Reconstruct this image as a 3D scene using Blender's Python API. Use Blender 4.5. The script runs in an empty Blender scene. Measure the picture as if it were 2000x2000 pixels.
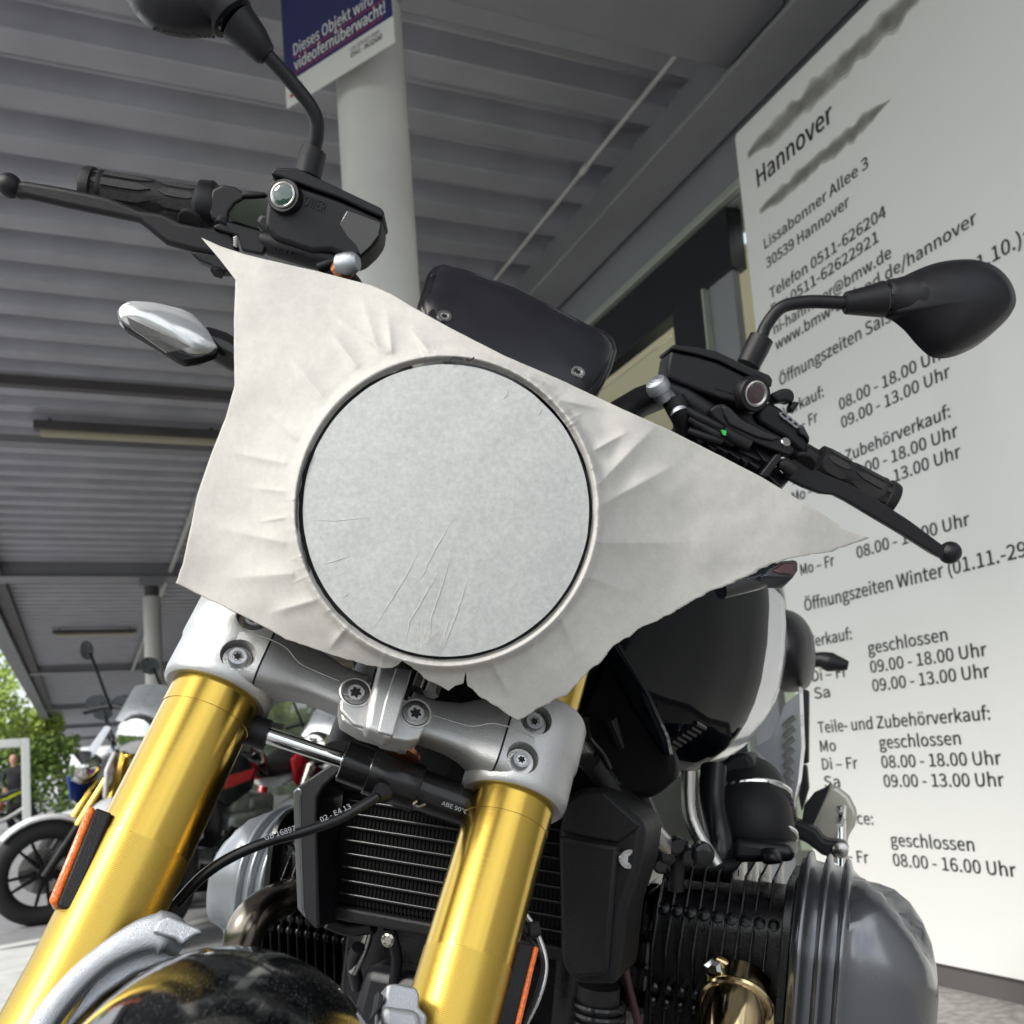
import bpy, bmesh, math, random
from mathutils import Vector, Matrix, noise
random.seed(7)
SC = bpy.context.scene
COL = SC.collection
R = math.radians

# ---------------------------------------------------------------- camera
H = 0.78                                            # camera height above the ground
CAM = Vector((0, 0, H))
RIGHT = Vector((.91704, -.39161, -.07534)).normalized()
FWD = Vector((.39815, .90978, .11733)); FWD = (FWD - RIGHT * FWD.dot(RIGHT)).normalized()
DOWN = FWD.cross(RIGHT).normalized()
if DOWN.z > 0: DOWN = -DOWN
FPX, CX, CY = 1945.99, 1000.0, 1250.0
cd = bpy.data.cameras.new('camera'); cam = bpy.data.objects.new('camera', cd); COL.objects.link(cam)
cam.matrix_world = Matrix((
    (RIGHT.x, -DOWN.x, -FWD.x, CAM.x), (RIGHT.y, -DOWN.y, -FWD.y, CAM.y),
    (RIGHT.z, -DOWN.z, -FWD.z, CAM.z), (0, 0, 0, 1)))
cd.sensor_width = 36; cd.lens = 36 * FPX / 2000; cd.shift_y = (CY - 1000) / 2000
cd.clip_start = 0.02; cd.clip_end = 500
cd.dof.use_dof = True; cd.dof.focus_distance = 0.70; cd.dof.aperture_fstop = 15
SC.camera = cam

# ---------------------------------------------------------------- light
w = bpy.data.worlds.new("World"); SC.world = w; w.use_nodes = True
nt = w.node_tree; nt.nodes.clear()
out = nt.nodes.new('ShaderNodeOutputWorld'); bg = nt.nodes.new('ShaderNodeBackground')
sky = nt.nodes.new('ShaderNodeTexSky'); sky.sky_type = 'NISHITA'; sky.sun_disc = False
SUN_EL, SUN_AZ = 38, 254                            # sun behind the camera, left
sky.sun_elevation = R(SUN_EL); sky.sun_rotation = R(SUN_AZ)
sky.air_density = 1.0; sky.dust_density = 3.0
tc = nt.nodes.new('ShaderNodeTexCoord'); nz = nt.nodes.new('ShaderNodeTexNoise'); nz.inputs['Scale'].default_value = 2.2
nz.inputs['Detail'].default_value = 6
cr = nt.nodes.new('ShaderNodeValToRGB'); cr.color_ramp.elements[0].position = .40; cr.color_ramp.elements[1].position = .56; cr.color_ramp.elements[0].color = (.3, .3, .3, 1)
mx = nt.nodes.new('ShaderNodeMixRGB'); mx.inputs[2].default_value = (9.5, 9.8, 10.0, 1)
nt.links.new(tc.outputs['Generated'], nz.inputs['Vector']); nt.links.new(nz.outputs['Fac'], cr.inputs[0])
nt.links.new(cr.outputs[0], mx.inputs[0]); nt.links.new(sky.outputs[0], mx.inputs[1])
nt.links.new(mx.outputs[0], bg.inputs[0]); nt.links.new(bg.outputs[0], out.inputs[0])
bg.inputs[1].default_value = 0.13
sd = bpy.data.lights.new('sun', 'SUN'); sd.energy = 1.9; sd.angle = R(14); sd.color = (1, .96, .9)
so = bpy.data.objects.new('sun', sd); COL.objects.link(so)
az = R(SUN_AZ); el = R(SUN_EL)
sdir = Vector((math.sin(az) * math.cos(el), math.cos(az) * math.cos(el), math.sin(el)))
so.rotation_euler = (-sdir).to_track_quat('-Z', 'Y').to_euler(); so.location = (0, 0, 30)
vs = SC.view_settings; vs.view_transform = 'Standard'; vs.look = 'None'; vs.gamma = 1; vs.exposure = 0.66
SC.cycles.max_bounces = 8

# ---------------------------------------------------------------- materials
def N(t, ty, **k):
    n = t.nodes.new(ty)
    for a, b in k.items():
        if a in n.inputs.keys(): n.inputs[a].default_value = b
        else: setattr(n, a, b)
    return n
def mat(name, col, rough=.5, metal=0, spec=.5, bump=None, var=None, speck=None, trans=0, coat=0, emit=0, ior=None, alpha=None, rvar=0):
    """bump=(scale,strength[,detail]); var=(scale,amount); speck=(scale,threshold,colour)"""
    m = bpy.data.materials.new(name); m.use_nodes = True; t = m.node_tree
    p = t.nodes['Principled BSDF']
    p.inputs['Base Color'].default_value = (*col, 1); p.inputs['Roughness'].default_value = rough
    p.inputs['Metallic'].default_value = metal; p.inputs['Specular IOR Level'].default_value = spec
    p.inputs['Transmission Weight'].default_value = trans; p.inputs['Coat Weight'].default_value = coat
    p.inputs['Coat Roughness'].default_value = .04
    if ior: p.inputs['IOR'].default_value = ior
    if emit: p.inputs['Emission Color'].default_value = (*col, 1); p.inputs['Emission Strength'].default_value = emit
    g = N(t, 'ShaderNodeNewGeometry')
    last = None
    if var:
        n = N(t, 'ShaderNodeTexNoise', Scale=var[0], Detail=5.0); t.links.new(g.outputs['Position'], n.inputs['Vector'])
        r = N(t, 'ShaderNodeMapRange'); r.inputs['To Min'].default_value = 1 - var[1]; r.inputs['To Max'].default_value = 1 + var[1]
        r.inputs['From Min'].default_value = .3; r.inputs['From Max'].default_value = .7
        t.links.new(n.outputs['Fac'], r.inputs['Value'])
        v = N(t, 'ShaderNodeVectorMath', operation='SCALE'); v.inputs[0].default_value = col
        t.links.new(r.outputs[0], v.inputs['Scale']); last = v.outputs[0]
        t.links.new(last, p.inputs['Base Color'])
    if speck:
        n = N(t, 'ShaderNodeTexVoronoi', Scale=speck[0]); t.links.new(g.outputs['Position'], n.inputs['Vector'])
        k1 = N(t, 'ShaderNodeMath', operation='LESS_THAN'); k1.inputs[1].default_value = speck[1]; t.links.new(n.outputs['Distance'], k1.inputs[0])
        k2 = N(t, 'ShaderNodeSeparateColor'); t.links.new(n.outputs['Color'], k2.inputs[0])
        c = N(t, 'ShaderNodeMath', operation='MULTIPLY'); t.links.new(k1.outputs[0], c.inputs[0]); t.links.new(k2.outputs[0], c.inputs[1])
        q = N(t, 'ShaderNodeMixRGB'); q.inputs[1].default_value = (*col, 1); q.inputs[2].default_value = (*speck[2], 1)
        if last: t.links.new(last, q.inputs[1])
        t.links.new(c.outputs[0], q.inputs[0]); t.links.new(q.outputs[0], p.inputs['Base Color'])
        r = N(t, 'ShaderNodeMapRange'); r.inputs['To Min'].default_value = rough; r.inputs['To Max'].default_value = min(1, rough + .5)
        t.links.new(c.outputs[0], r.inputs['Value']); t.links.new(r.outputs[0], p.inputs['Roughness'])
    elif rvar:
        n = N(t, 'ShaderNodeTexNoise', Scale=18.0, Detail=6.0); t.links.new(g.outputs['Position'], n.inputs['Vector'])
        r = N(t, 'ShaderNodeMapRange'); r.inputs['To Min'].default_value = max(0, rough - rvar); r.inputs['To Max'].default_value = rough + rvar
        r.inputs['From Min'].default_value = .3; r.inputs['From Max'].default_value = .7
        t.links.new(n.outputs['Fac'], r.inputs['Value']); t.links.new(r.outputs[0], p.inputs['Roughness'])
    if bump:
        n = N(t, 'ShaderNodeTexNoise', Scale=bump[0], Detail=float(bump[2]) if len(bump) > 2 else 2.0)
        t.links.new(g.outputs['Position'], n.inputs['Vector'])
        b = N(t, 'ShaderNodeBump', Strength=bump[1], Distance=.001); t.links.new(n.outputs['Fac'], b.inputs['Height'])
        t.links.new(b.outputs[0], p.inputs['Normal'])
    return m

M = {}
M['plastic'] = mat('black_plastic', (.007, .007, .009), .36, spec=.34, bump=(1800, .35), rvar=.08)
M['plastic_dark'] = mat('dark_plastic', (.007, .007, .008), .42, spec=.28, bump=(1500, .4), rvar=.08)
M['plastic_grey'] = mat('satin_grey_plastic', (.010, .010, .013), .32, spec=.4, bump=(2500, .2), rvar=.06)
M['rubber'] = mat('rubber', (.009, .009, .010), .55, spec=.3, bump=(900, .4), rvar=.1)
M['gloss'] = mat('gloss_black', (.006, .007, .009), .09, coat=.6, rvar=.04)
M['tankblack'] = mat('black_tank_paint', (.0015, .0025, .0045), .05, spec=.035)
M['voidblack'] = mat('matt_void_black', (.003, .003, .0035), .6, spec=.15)
M['bowl'] = mat('lamp_reflector', (.78, .80, .80), .20, metal=.55, rvar=.06)
M['fenderblack'] = mat('dusty_black_paint', (.004, .005, .006), .09, spec=.22, speck=(850, .17, (.30, .30, .29)))
M['anod'] = mat('black_anodised', (.012, .012, .013), .22, metal=.3, rvar=.05)
M['enamel'] = mat('engine_black', (.004, .004, .005), .24, spec=.45, bump=(700, .3), rvar=.1)
M['cast'] = mat('cast_silver', (.50, .50, .495), .33, metal=.75, bump=(1700, .38, 3), var=(1100, .08), rvar=.06)
M['castblue'] = mat('painted_silver', (.42, .44, .47), .34, metal=.75, bump=(1700, .5, 4), rvar=.06)
M['chrome'] = mat('chrome', (.72, .72, .70), .08, metal=1, rvar=.03)
M['steel'] = mat('steel', (.48, .47, .45), .28, metal=1, bump=(800, .2), rvar=.08)
M['cover'] = mat('graphite_paint', (.17, .175, .187), .24, metal=.8, coat=.3, rvar=.05)
M['cover2'] = mat('silver_blue_paint', (.26, .28, .30), .3, metal=.5, coat=.2, rvar=.05)
M['white_paint'] = mat('white_paint', (.72, .73, .74), .15, coat=.5)
M['silver_paint'] = mat('silver_grey_paint', (.5, .51, .54), .2, metal=.3, coat=.6)
M['red'] = mat('red_paint', (.55, .01, .02), .2, coat=.4)
M['blue'] = mat('blue_paint', (.015, .06, .36), .2, coat=.4)
M['amber'] = mat('amber_reflector', (.9, .16, .01), .12, coat=.6, bump=(500, .8), var=(500, .35))
M['redlens'] = mat('dark_red_lens', (.035, .006, .008), .15, coat=.5)
M['glass'] = mat('clear_glass', (1, 1, 1), .03, trans=1, ior=1.45)
M['sight'] = mat('sight_glass', (.02, .05, .045), .03, coat=1)
M['sightred'] = mat('sight_glass_dark', (.03, .006, .012), .03, coat=1)
M['copper'] = mat('copper', (.5, .22, .12), .3, metal=1)
M['titan'] = mat('exhaust_chrome', (.55, .43, .24), .14, metal=1, var=(12, .35), rvar=.05)
M['maroon'] = mat('dark_maroon_tube', (.035, .008, .012), .35)
M['green'] = mat('green_mark', (.03, .5, .06), .5)
M['whitemark'] = mat('white_print', (.28, .29, .31), .5)
M['dull_pipe'] = mat('dull_header_pipe', (.24, .215, .18), .22, metal=1, var=(14, .3))
M['tyre'] = mat('tyre', (.018, .018, .019), .75, bump=(200, .5))
M['cream'] = mat('cream_metal', (.40, .385, .34), .22, metal=.85, rvar=.08)
M['guardpale'] = mat('pale_heel_guard', (.56, .54, .46), .3, metal=.35, var=(30, .12))
M['castbg'] = mat('grey_engine_cast', (.3, .32, .31), .4, metal=.5, var=(40, .4))

def gold():
    m = mat('gold_anodised', (.54, .37, .075), .24, metal=1)
    t = m.node_tree; p = t.nodes['Principled BSDF']
    uv = N(t, 'ShaderNodeUVMap'); s = N(t, 'ShaderNodeSeparateXYZ'); t.links.new(uv.outputs[0], s.inputs[0])
    # turned machining rings below the bare band near the clamp; v is the length along the tube in metres
    a = N(t, 'ShaderNodeMath', operation='MULTIPLY'); a.inputs[1].default_value = 2 * math.pi / .0011
    t.links.new(s.outputs['Y'], a.inputs[0]); si = N(t, 'ShaderNodeMath', operation='SINE'); t.links.new(a.outputs[0], si.inputs[0])
    mask = N(t, 'ShaderNodeMapRange'); mask.inputs['From Min'].default_value = .112; mask.inputs['From Max'].default_value = .114
    t.links.new(s.outputs['Y'], mask.inputs['Value'])
    ml = N(t, 'ShaderNodeMath', operation='MULTIPLY'); t.links.new(si.outputs[0], ml.inputs[0]); t.links.new(mask.outputs[0], ml.inputs[1])
    mp = N(t, 'ShaderNodeMapping'); mp.inputs['Scale'].default_value = (.6, 900, 1); t.links.new(uv.outputs[0], mp.inputs[0])
    nn = N(t, 'ShaderNodeTexNoise', Scale=1.0, Detail=3.0); t.links.new(mp.outputs[0], nn.inputs['Vector'])
    ad = N(t, 'ShaderNodeMath', operation='MULTIPLY_ADD'); ad.inputs[1].default_value = .6
    t.links.new(nn.outputs['Fac'], ad.inputs[0]); t.links.new(ml.outputs[0], ad.inputs[2])
    b = N(t, 'ShaderNodeBump', Strength=.13, Distance=.0004); t.links.new(ad.outputs[0], b.inputs['Height']); t.links.new(b.outputs[0], p.inputs['Normal'])
    r = N(t, 'ShaderNodeMapRange'); r.inputs['To Min'].default_value = .22; r.inputs['To Max'].default_value = .33
    t.links.new(mask.outputs[0], r.inputs['Value']); t.links.new(r.outputs[0], p.inputs['Roughness'])
    return m
M['gold'] = gold()

def paper(name, col, tr=.25, mot=.05):
    m = mat(name, col, .62, spec=.2, var=(120, .035), bump=(420, .12, 8))
    t = m.node_tree; p = t.nodes['Principled BSDF']
    o = [n for n in t.nodes if n.type == 'OUTPUT_MATERIAL'][0]
    # fibres: finer mottling over the broad one
    g = N(t, 'ShaderNodeNewGeometry'); n = N(t, 'ShaderNodeTexNoise', Scale=300.0, Detail=6.0, Roughness=.75); t.links.new(g.outputs['Position'], n.inputs['Vector'])
    r = N(t, 'ShaderNodeMapRange'); r.inputs['From Min'].default_value = .3; r.inputs['From Max'].default_value = .7
    r.inputs['To Min'].default_value = 1 - mot * 1.2; r.inputs['To Max'].default_value = 1 + mot; t.links.new(n.outputs['Fac'], r.inputs['Value'])
    src = p.inputs['Base Color'].links[0].from_socket
    v = N(t, 'ShaderNodeVectorMath', operation='SCALE'); t.links.new(src, v.inputs[0]); t.links.new(r.outputs[0], v.inputs['Scale'])
    t.links.new(v.outputs[0], p.inputs['Base Color'])
    tl = N(t, 'ShaderNodeBsdfTranslucent'); t.links.new(v.outputs[0], tl.inputs['Color'])
    ms = N(t, 'ShaderNodeMixShader'); ms.inputs[0].default_value = tr
    t.links.new(p.outputs[0], ms.inputs[1]); t.links.new(tl.outputs[0], ms.inputs[2]); t.links.new(ms.outputs[0], o.inputs[0])
    return m
M['paper'] = paper('masking_paper', (.65, .635, .595), .22, .05)
M['disc'] = paper('masking_paper_darkened_for_lens', (.50, .508, .498), .05, .13)  # same paper, colour darkened to imitate the dark lens showing through
M['deck'] = mat('painted_steel_deck', (.44, .44, .47), .38, metal=.25, var=(3, .1), rvar=.1)
M['beam'] = mat('painted_beam', (.30, .30, .315), .5, var=(2, .1))
M['darkbeam'] = mat('dark_fascia', (.11, .10, .10), .55, var=(3, .15))
M['column'] = mat('grey_column_paint', (.62, .62, .59), .5, var=(4, .08))
M['board'] = mat('white_board', (.85, .85, .82), .35, coat=.3, var=(1.2, .015))
M['ink'] = mat('black_lettering', (.02, .02, .022), .5)
M['smudge'] = mat('grey_smudge', (.25, .25, .23), .6, var=(14, .3))
M['smudge2'] = mat('grey_smudge_mid', (.34, .34, .31), .6, var=(14, .3))
M['smudge3'] = mat('grey_smudge_pale', (.56, .56, .52), .6, var=(10, .15))
M['navy'] = mat('navy_sign', (.028, .03, .12), .35)
M['signwhite'] = mat('sign_white', (.72, .72, .68), .4)
M['signred'] = mat('sign_red', (.5, .03, .05), .4)
M['asphalt'] = mat('asphalt', (.25, .25, .26), .85, bump=(60, .6, 6), var=(14, .18))
M['paving'] = mat('stone_paving', (.34, .33, .31), .8, bump=(40, .6, 6), var=(30, .35))
M['linepaint'] = mat('road_paint', (.62, .62, .6), .7, var=(10, .12))
M['yellowpaint'] = mat('yellow_paint', (.75, .5, .03), .6)
M['frameblack'] = mat('window_frame_black', (.012, .013, .017), .3)
M['facade'] = mat('facade_panel', (.30, .31, .33), .45, var=(2, .08))
M['trim'] = mat('pale_trim', (.5, .54, .48), .35, metal=.3)
M['interior'] = mat('glowing_interior_plaster', (.75, .68, .5), .8, emit=.14)  # glow put into the plaster as if the room were lit
M['blind'] = mat('glowing_pale_blind', (.60, .64, .50), .7, emit=.16)  # same room glow put into the blind
M['wood'] = mat('brown_panel', (.12, .07, .045), .5)
M['pane'] = mat('window_pane', (.9, .95, .92), .02, trans=1, ior=1.1)
M['tube'] = mat('warm_lamp_tube', (.55, .5, .36), .5)
M['whitepost'] = mat('white_post', (.7, .72, .7), .5)
M['skin'] = mat('skin', (.5, .27, .18), .6)
M['cloth'] = mat('black_clothes', (.02, .02, .025), .8)
M['hivis'] = mat('bright_yellow', (.75, .85, .02), .4, coat=.3)
M['hair'] = mat('brown_hair', (.06, .035, .02), .7)
M['leafA'] = mat('leaf_light', (.26, .36, .05), .6, var=(2, .5))
M['leafB'] = mat('leaf_dark', (.12, .2, .03), .6, var=(2, .5))
M['bark'] = mat('bark', (.08, .06, .045), .9)

# ---------------------------------------------------------------- geometry helpers
def ray(px, py): return RIGHT * ((px - CX) / FPX) + DOWN * ((py - CY) / FPX) + FWD
def c2w(v): return CAM + RIGHT * v[0] + DOWN * v[1] + FWD * v[2]
def c2d(v): return RIGHT * v[0] + DOWN * v[1] + FWD * v[2]
class Fr:
    def __init__(s, o, a, b, c): s.o, s.a, s.b, s.c = Vector(o), Vector(a).normalized(), Vector(b).normalized(), Vector(c).normalized()
    def pt(s, u, v, w_=0): return s.o + s.a * u + s.b * v + s.c * w_
    def hit(s, px, py, w_=0):
        r = ray(px, py); return CAM + r * ((w_ + (s.o - CAM).dot(s.c)) / r.dot(s.c))
def onp(px, py, axis, val):
    r = ray(px, py); return CAM + r * ((val - CAM[axis]) / r[axis])
P0 = c2w((-.0909, .0559, .6672))
fL = c2d((.93213, .34943, .09505)); fF = c2d((.25068, -.81207, .52697)); fN = c2d((.26132, -.46738, -.84455))
FK = Fr(P0, fL, fF, fN)                               # fork frame: across, up the tubes, forward
st = R(30)
mL = fL * math.cos(st) + fN * math.sin(st); n1 = fN * math.cos(st) - fL * math.sin(st)
mF = n1 * math.cos(R(30.5)) - fF * math.sin(R(30.5)); mU = fF * math.cos(R(30.5)) + n1 * math.sin(R(30.5))
MN = Fr(P0 - fN * .04, mL, mU, mF)                    # frame of the bike: left of bike, up, forward
MS = Fr(P0 - fN * .04, mF, mU, mL)
hN = fN * math.cos(R(25)) - fF * math.sin(R(25)); hU = fF * math.cos(R(25)) + fN * math.sin(R(25))
HC = CAM + ray(871, 997) * .60
HL = Fr(HC, fL, hU, hN)                               # headlamp frame

ORG = {}
def org_of(o): return ORG.get(o.name, Vector((0, 0, 0))) if o else None
def empty(name, loc, label, cat, group=None):
    o = bpy.data.objects.new(name, None); COL.objects.link(o); o.location = loc; o['label'] = label; o['category'] = cat
    o.empty_display_size = .1
    if group: o['group'] = group
    ORG[o.name] = Vector(loc); return o
def mk(name, vs_, fs, m, parent=None, smooth=True, bevel=0, sharp=38, sub=0, uvs=None, mats=None, midx=None, seg=3):
    org = org_of(parent)
    if org is None:
        org = Vector((sum(v[0] for v in vs_) / len(vs_), sum(v[1] for v in vs_) / len(vs_), min(v[2] for v in vs_)))
    me = bpy.data.meshes.new(name); me.from_pydata([tuple(Vector(v) - org) for v in vs_], [], fs)
    bm = bmesh.new(); bm.from_mesh(me)
    if uvs is None: bmesh.ops.recalc_face_normals(bm, faces=bm.faces)
    bm.to_mesh(me); bm.free()
    me.materials.append(m)
    for x in mats or []: me.materials.append(x)
    if midx:
        for p, i in zip(me.polygons, midx): p.material_index = i
    if uvs:
        ul = me.uv_layers.new(name='UVMap')
        for lp in me.loops: ul.data[lp.index].uv = uvs[lp.vertex_index]
    if smooth:
        me.shade_smooth()
        if sharp: me.set_sharp_from_angle(angle=R(sharp))
    o = bpy.data.objects.new(name, me); COL.objects.link(o)
    if parent: o.parent = parent
    else: o.location = org
    ORG[o.name] = org
    if bevel:
        b = o.modifiers.new('bevel', 'BEVEL'); b.width = bevel; b.segments = seg; b.limit_method = 'ANGLE'; b.angle_limit = R(30)
        b.harden_normals = False
        me.shade_smooth(); 
        if sharp: me.set_sharp_from_angle(angle=R(60))
    if sub:
        s = o.modifiers.new('sub', 'SUBSURF'); s.levels = sub; s.render_levels = sub
    return o
def tagt(o, label, cat, group=None):
    o['label'] = label; o['category'] = cat
    if group: o['group'] = group
    return o
class MB:
    """several closed shapes joined as one mesh"""
    def __init__(s): s.v, s.f, s.m = [], [], []
    def add(s, vf, mi=0):
        n = len(s.v); s.v += list(vf[0]); s.f += [tuple(i + n for i in f) for f in vf[1]]; s.m += [mi] * len(vf[1]); return s
    def build(s, name, m, parent=None, **k):
        return mk(name, s.v, s.f, m, parent, midx=s.m if k.get('mats') else None, **k)
def catmull(pts, n, closed=False):
    pts = [Vector(p) for p in pts]; o = []
    L = len(pts); rng = L if closed else L - 1
    for i in range(rng):
        g = lambda k: pts[k % L] if closed else pts[max(0, min(L - 1, k))]
        a, b, c, d = g(i - 1), g(i), g(i + 1), g(i + 2)
        for j in range(n):
            t = j / n
            o.append(.5 * ((2 * b) + (c - a) * t + (2 * a - 5 * b + 4 * c - d) * t * t + (3 * b - a - 3 * c + d) * t ** 3))
    if not closed: o.append(pts[-1])
    return o
def tube(pts, r, seg=16, sm=0, cap=True, flat=1.0):
    pts = [Vector(p) for p in pts]
    rs = list(r) if isinstance(r, (list, tuple)) else [r] * len(pts)
    if sm:
        q = catmull(pts, sm); rr = []
        for i in range(len(pts) - 1):
            for j in range(sm): rr.append(rs[i] + (rs[i + 1] - rs[i]) * j / sm)
        rr.append(rs[-1]); pts, rs = q, rr
    V, F_ = [], []; nrm = None
    for i, p in enumerate(pts):
        t = (pts[min(i + 1, len(pts) - 1)] - pts[max(i - 1, 0)]).normalized()
        if nrm is None:
            nrm = t.orthogonal().normalized()
        nrm = (nrm - t * nrm.dot(t)).normalized(); b = t.cross(nrm)
        for k in range(seg):
            a = 2 * math.pi * k / seg; V.append(p + (nrm * math.cos(a) + b * math.sin(a) * flat) * rs[i])
    for i in range(len(pts) - 1):
        for k in range(seg): F_.append((i * seg + k, i * seg + (k + 1) % seg, (i + 1) * seg + (k + 1) % seg, (i + 1) * seg + k))
    if cap: F_.append(tuple(range(seg))[::-1]); F_.append(tuple((len(pts) - 1) * seg + k for k in range(seg)))
    return V, F_
def rev(o, ax, prof, seg=48, ref=None):
    """prof [(radius, height)] around axis"""
    ax = Vector(ax).normalized(); a = (Vector(ref) if ref else ax.orthogonal()); a = (a - ax * a.dot(ax)).normalized(); b = ax.cross(a)
    V, F_ = [], []; o = Vector(o)
    for r_, h_ in prof:
        for k in range(seg):
            t = 2 * math.pi * k / seg; V.append(o + ax * h_ + (a * math.cos(t) + b * math.sin(t)) * max(r_, 1e-5))
    for i in range(len(prof) - 1):
        for k in range(seg): F_.append((i * seg + k, i * seg + (k + 1) % seg, (i + 1) * seg + (k + 1) % seg, (i + 1) * seg + k))
    F_.append(tuple(range(seg))[::-1]); F_.append(tuple((len(prof) - 1) * seg + k for k in range(seg)))
    return V, F_
def prism(front, back):
    n = len(front); V = list(front) + list(back)
    F_ = [tuple(range(n)), tuple(range(2 * n - 1, n - 1, -1))]
    F_ += [(i, n + i, n + (i + 1) % n, (i + 1) % n) for i in range(n)]
    return V, F_
def slab(fr, pts, w0, w1):
    f = [fr.hit(x, y, w0) for x, y in pts]; return prism(f, [p + fr.c * (w1 - w0) for p in f])
def fslab(fr, uv, w0, w1): return prism([fr.pt(u, v, w0) for u, v in uv], [fr.pt(u, v, w1) for u, v in uv])
def box(fr, u0, u1, v0, v1, w0, w1): return fslab(fr, [(u0, v0), (u1, v0), (u1, v1), (u0, v1)], w0, w1)
WF = Fr((0, 0, 0), (1, 0, 0), (0, 1, 0), (0, 0, 1))
def wbox(x0, x1, y0, y1, z0, z1): return box(WF, x0, x1, y0, y1, z0, z1)
def loft(loops, cap=True):
    n = len(loops[0]); V = [p for l in loops for p in l]; F_ = []
    for i in range(len(loops) - 1):
        for k in range(n): F_.append((i * n + k, i * n + (k + 1) % n, (i + 1) * n + (k + 1) % n, (i + 1) * n + k))
    if cap: F_.append(tuple(range(n))[::-1]); F_.append(tuple((len(loops) - 1) * n + k for k in range(n)))
    return V, F_
def puff(fr, pts, prof, w0, n=5, cen=None):
    """smooth outline in the picture at plane w0, lofted through prof [(scale, w offset)]"""
    base = [fr.hit(x, y, w0) for x, y in pts]; base = catmull(base, n, True)
    c = fr.hit(*cen, w0) if cen else sum(base, Vector()) / len(base)
    return loft([[c + (p - c) * s_ + fr.c * dw for p in base] for s_, dw in prof])
DOME = [(.05, -1), (.4, -.93), (.7, -.72), (.9, -.4), (1, 0), (.9, .4), (.7, .72), (.4, .93), (.05, 1)]
def dome(k, kb=None): return [(a, b * (k if b > 0 else (kb if kb is not None else k))) for a, b in DOME]
def sphere(c, r, seg=24):
    n = 12; return rev(c, (0, 0, 1), [(r * math.sin(math.pi * i / n), -r * math.cos(math.pi * i / n)) for i in range(n + 1)], seg)
def rrect(a, b, r, n=6, cx=0, cy=0):
    o = []
    for sx, sy, s in ((1, 1, 0), (-1, 1, 90), (-1, -1, 180), (1, -1, 270)):
        for i in range(n + 1):
            t = R(s + 90 * i / n); o.append((cx + sx * (a - r) + r * math.cos(t), cy + sy * (b - r) + r * math.sin(t)))
    return o
def cut(o, vf):
    """sink a closed shape into a finished part"""
    me = bpy.data.meshes.new('c'); org = ORG[o.name]; me.from_pydata([tuple(Vector(v) - org) for v in vf[0]], [], vf[1])
    bm = bmesh.new(); bm.from_mesh(me); bmesh.ops.recalc_face_normals(bm, faces=bm.faces); bm.to_mesh(me); bm.free()
    c = bpy.data.objects.new('c', me); COL.objects.link(c); c.location = o.matrix_world.translation if not o.parent else Vector()
    if o.parent: c.location = org
    m_ = o.modifiers.new('b', 'BOOLEAN'); m_.object = c; m_.solver = 'EXACT'
    bpy.context.view_layer.update()
    c.location = o.matrix_world.translation; bpy.context.view_layer.update()
    n_ = bpy.data.meshes.new_from_object(o.evaluated_get(bpy.context.evaluated_depsgraph_get()))
    o.modifiers.remove(m_); o.data = n_; bpy.data.objects.remove(c)
    n_.shade_smooth(); n_.set_sharp_from_angle(angle=R(38))
def torx(fr, c, r, parent, m, name='bolt', depth=.002):
    """socket head bolt: rim ring, face and a six-lobed hole"""
    V, F_ = rev(c, fr.c, [(r * .98, -.006), (r, -.001), (r * .93, 0), (r * .6, 0), (r * .58, -.0005)], 36)
    F_ = F_[:-1]; o = mk(name, V, F_, m, parent)
    lo = []
    for i in range(48):
        t = 2 * math.pi * i / 48; q = r * (.36 + .075 * math.cos(6 * t)); lo.append((q * math.cos(t), q * math.sin(t)))
    f2 = Fr(c, fr.a, fr.b, fr.c)
    vv, ff = prism([f2.pt(x, y, -.0004) for x, y in lo], [f2.pt(x, y, -depth) for x, y in lo])
    mk('socket', vv, ff, M['rubber'], o, smooth=False)
    vv, ff = rev(c, fr.c, [(r * .62, -.0008), (r * .62, -.0006)], 36)
    mk('face', vv, ff, M['steel'] if m != M['steel'] else M['cast'], o)
    return o
FONT = None
try:
    import os
    _p = os.path.join(bpy.utils.resource_path('LOCAL'), 'datafiles', 'fonts', 'Noto Sans CJK Regular.woff2')   # the sans serif that ships inside Blender
    if os.path.exists(_p): FONT = bpy.data.fonts.load(_p)
except Exception: FONT = None
CAPK = [None]
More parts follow.
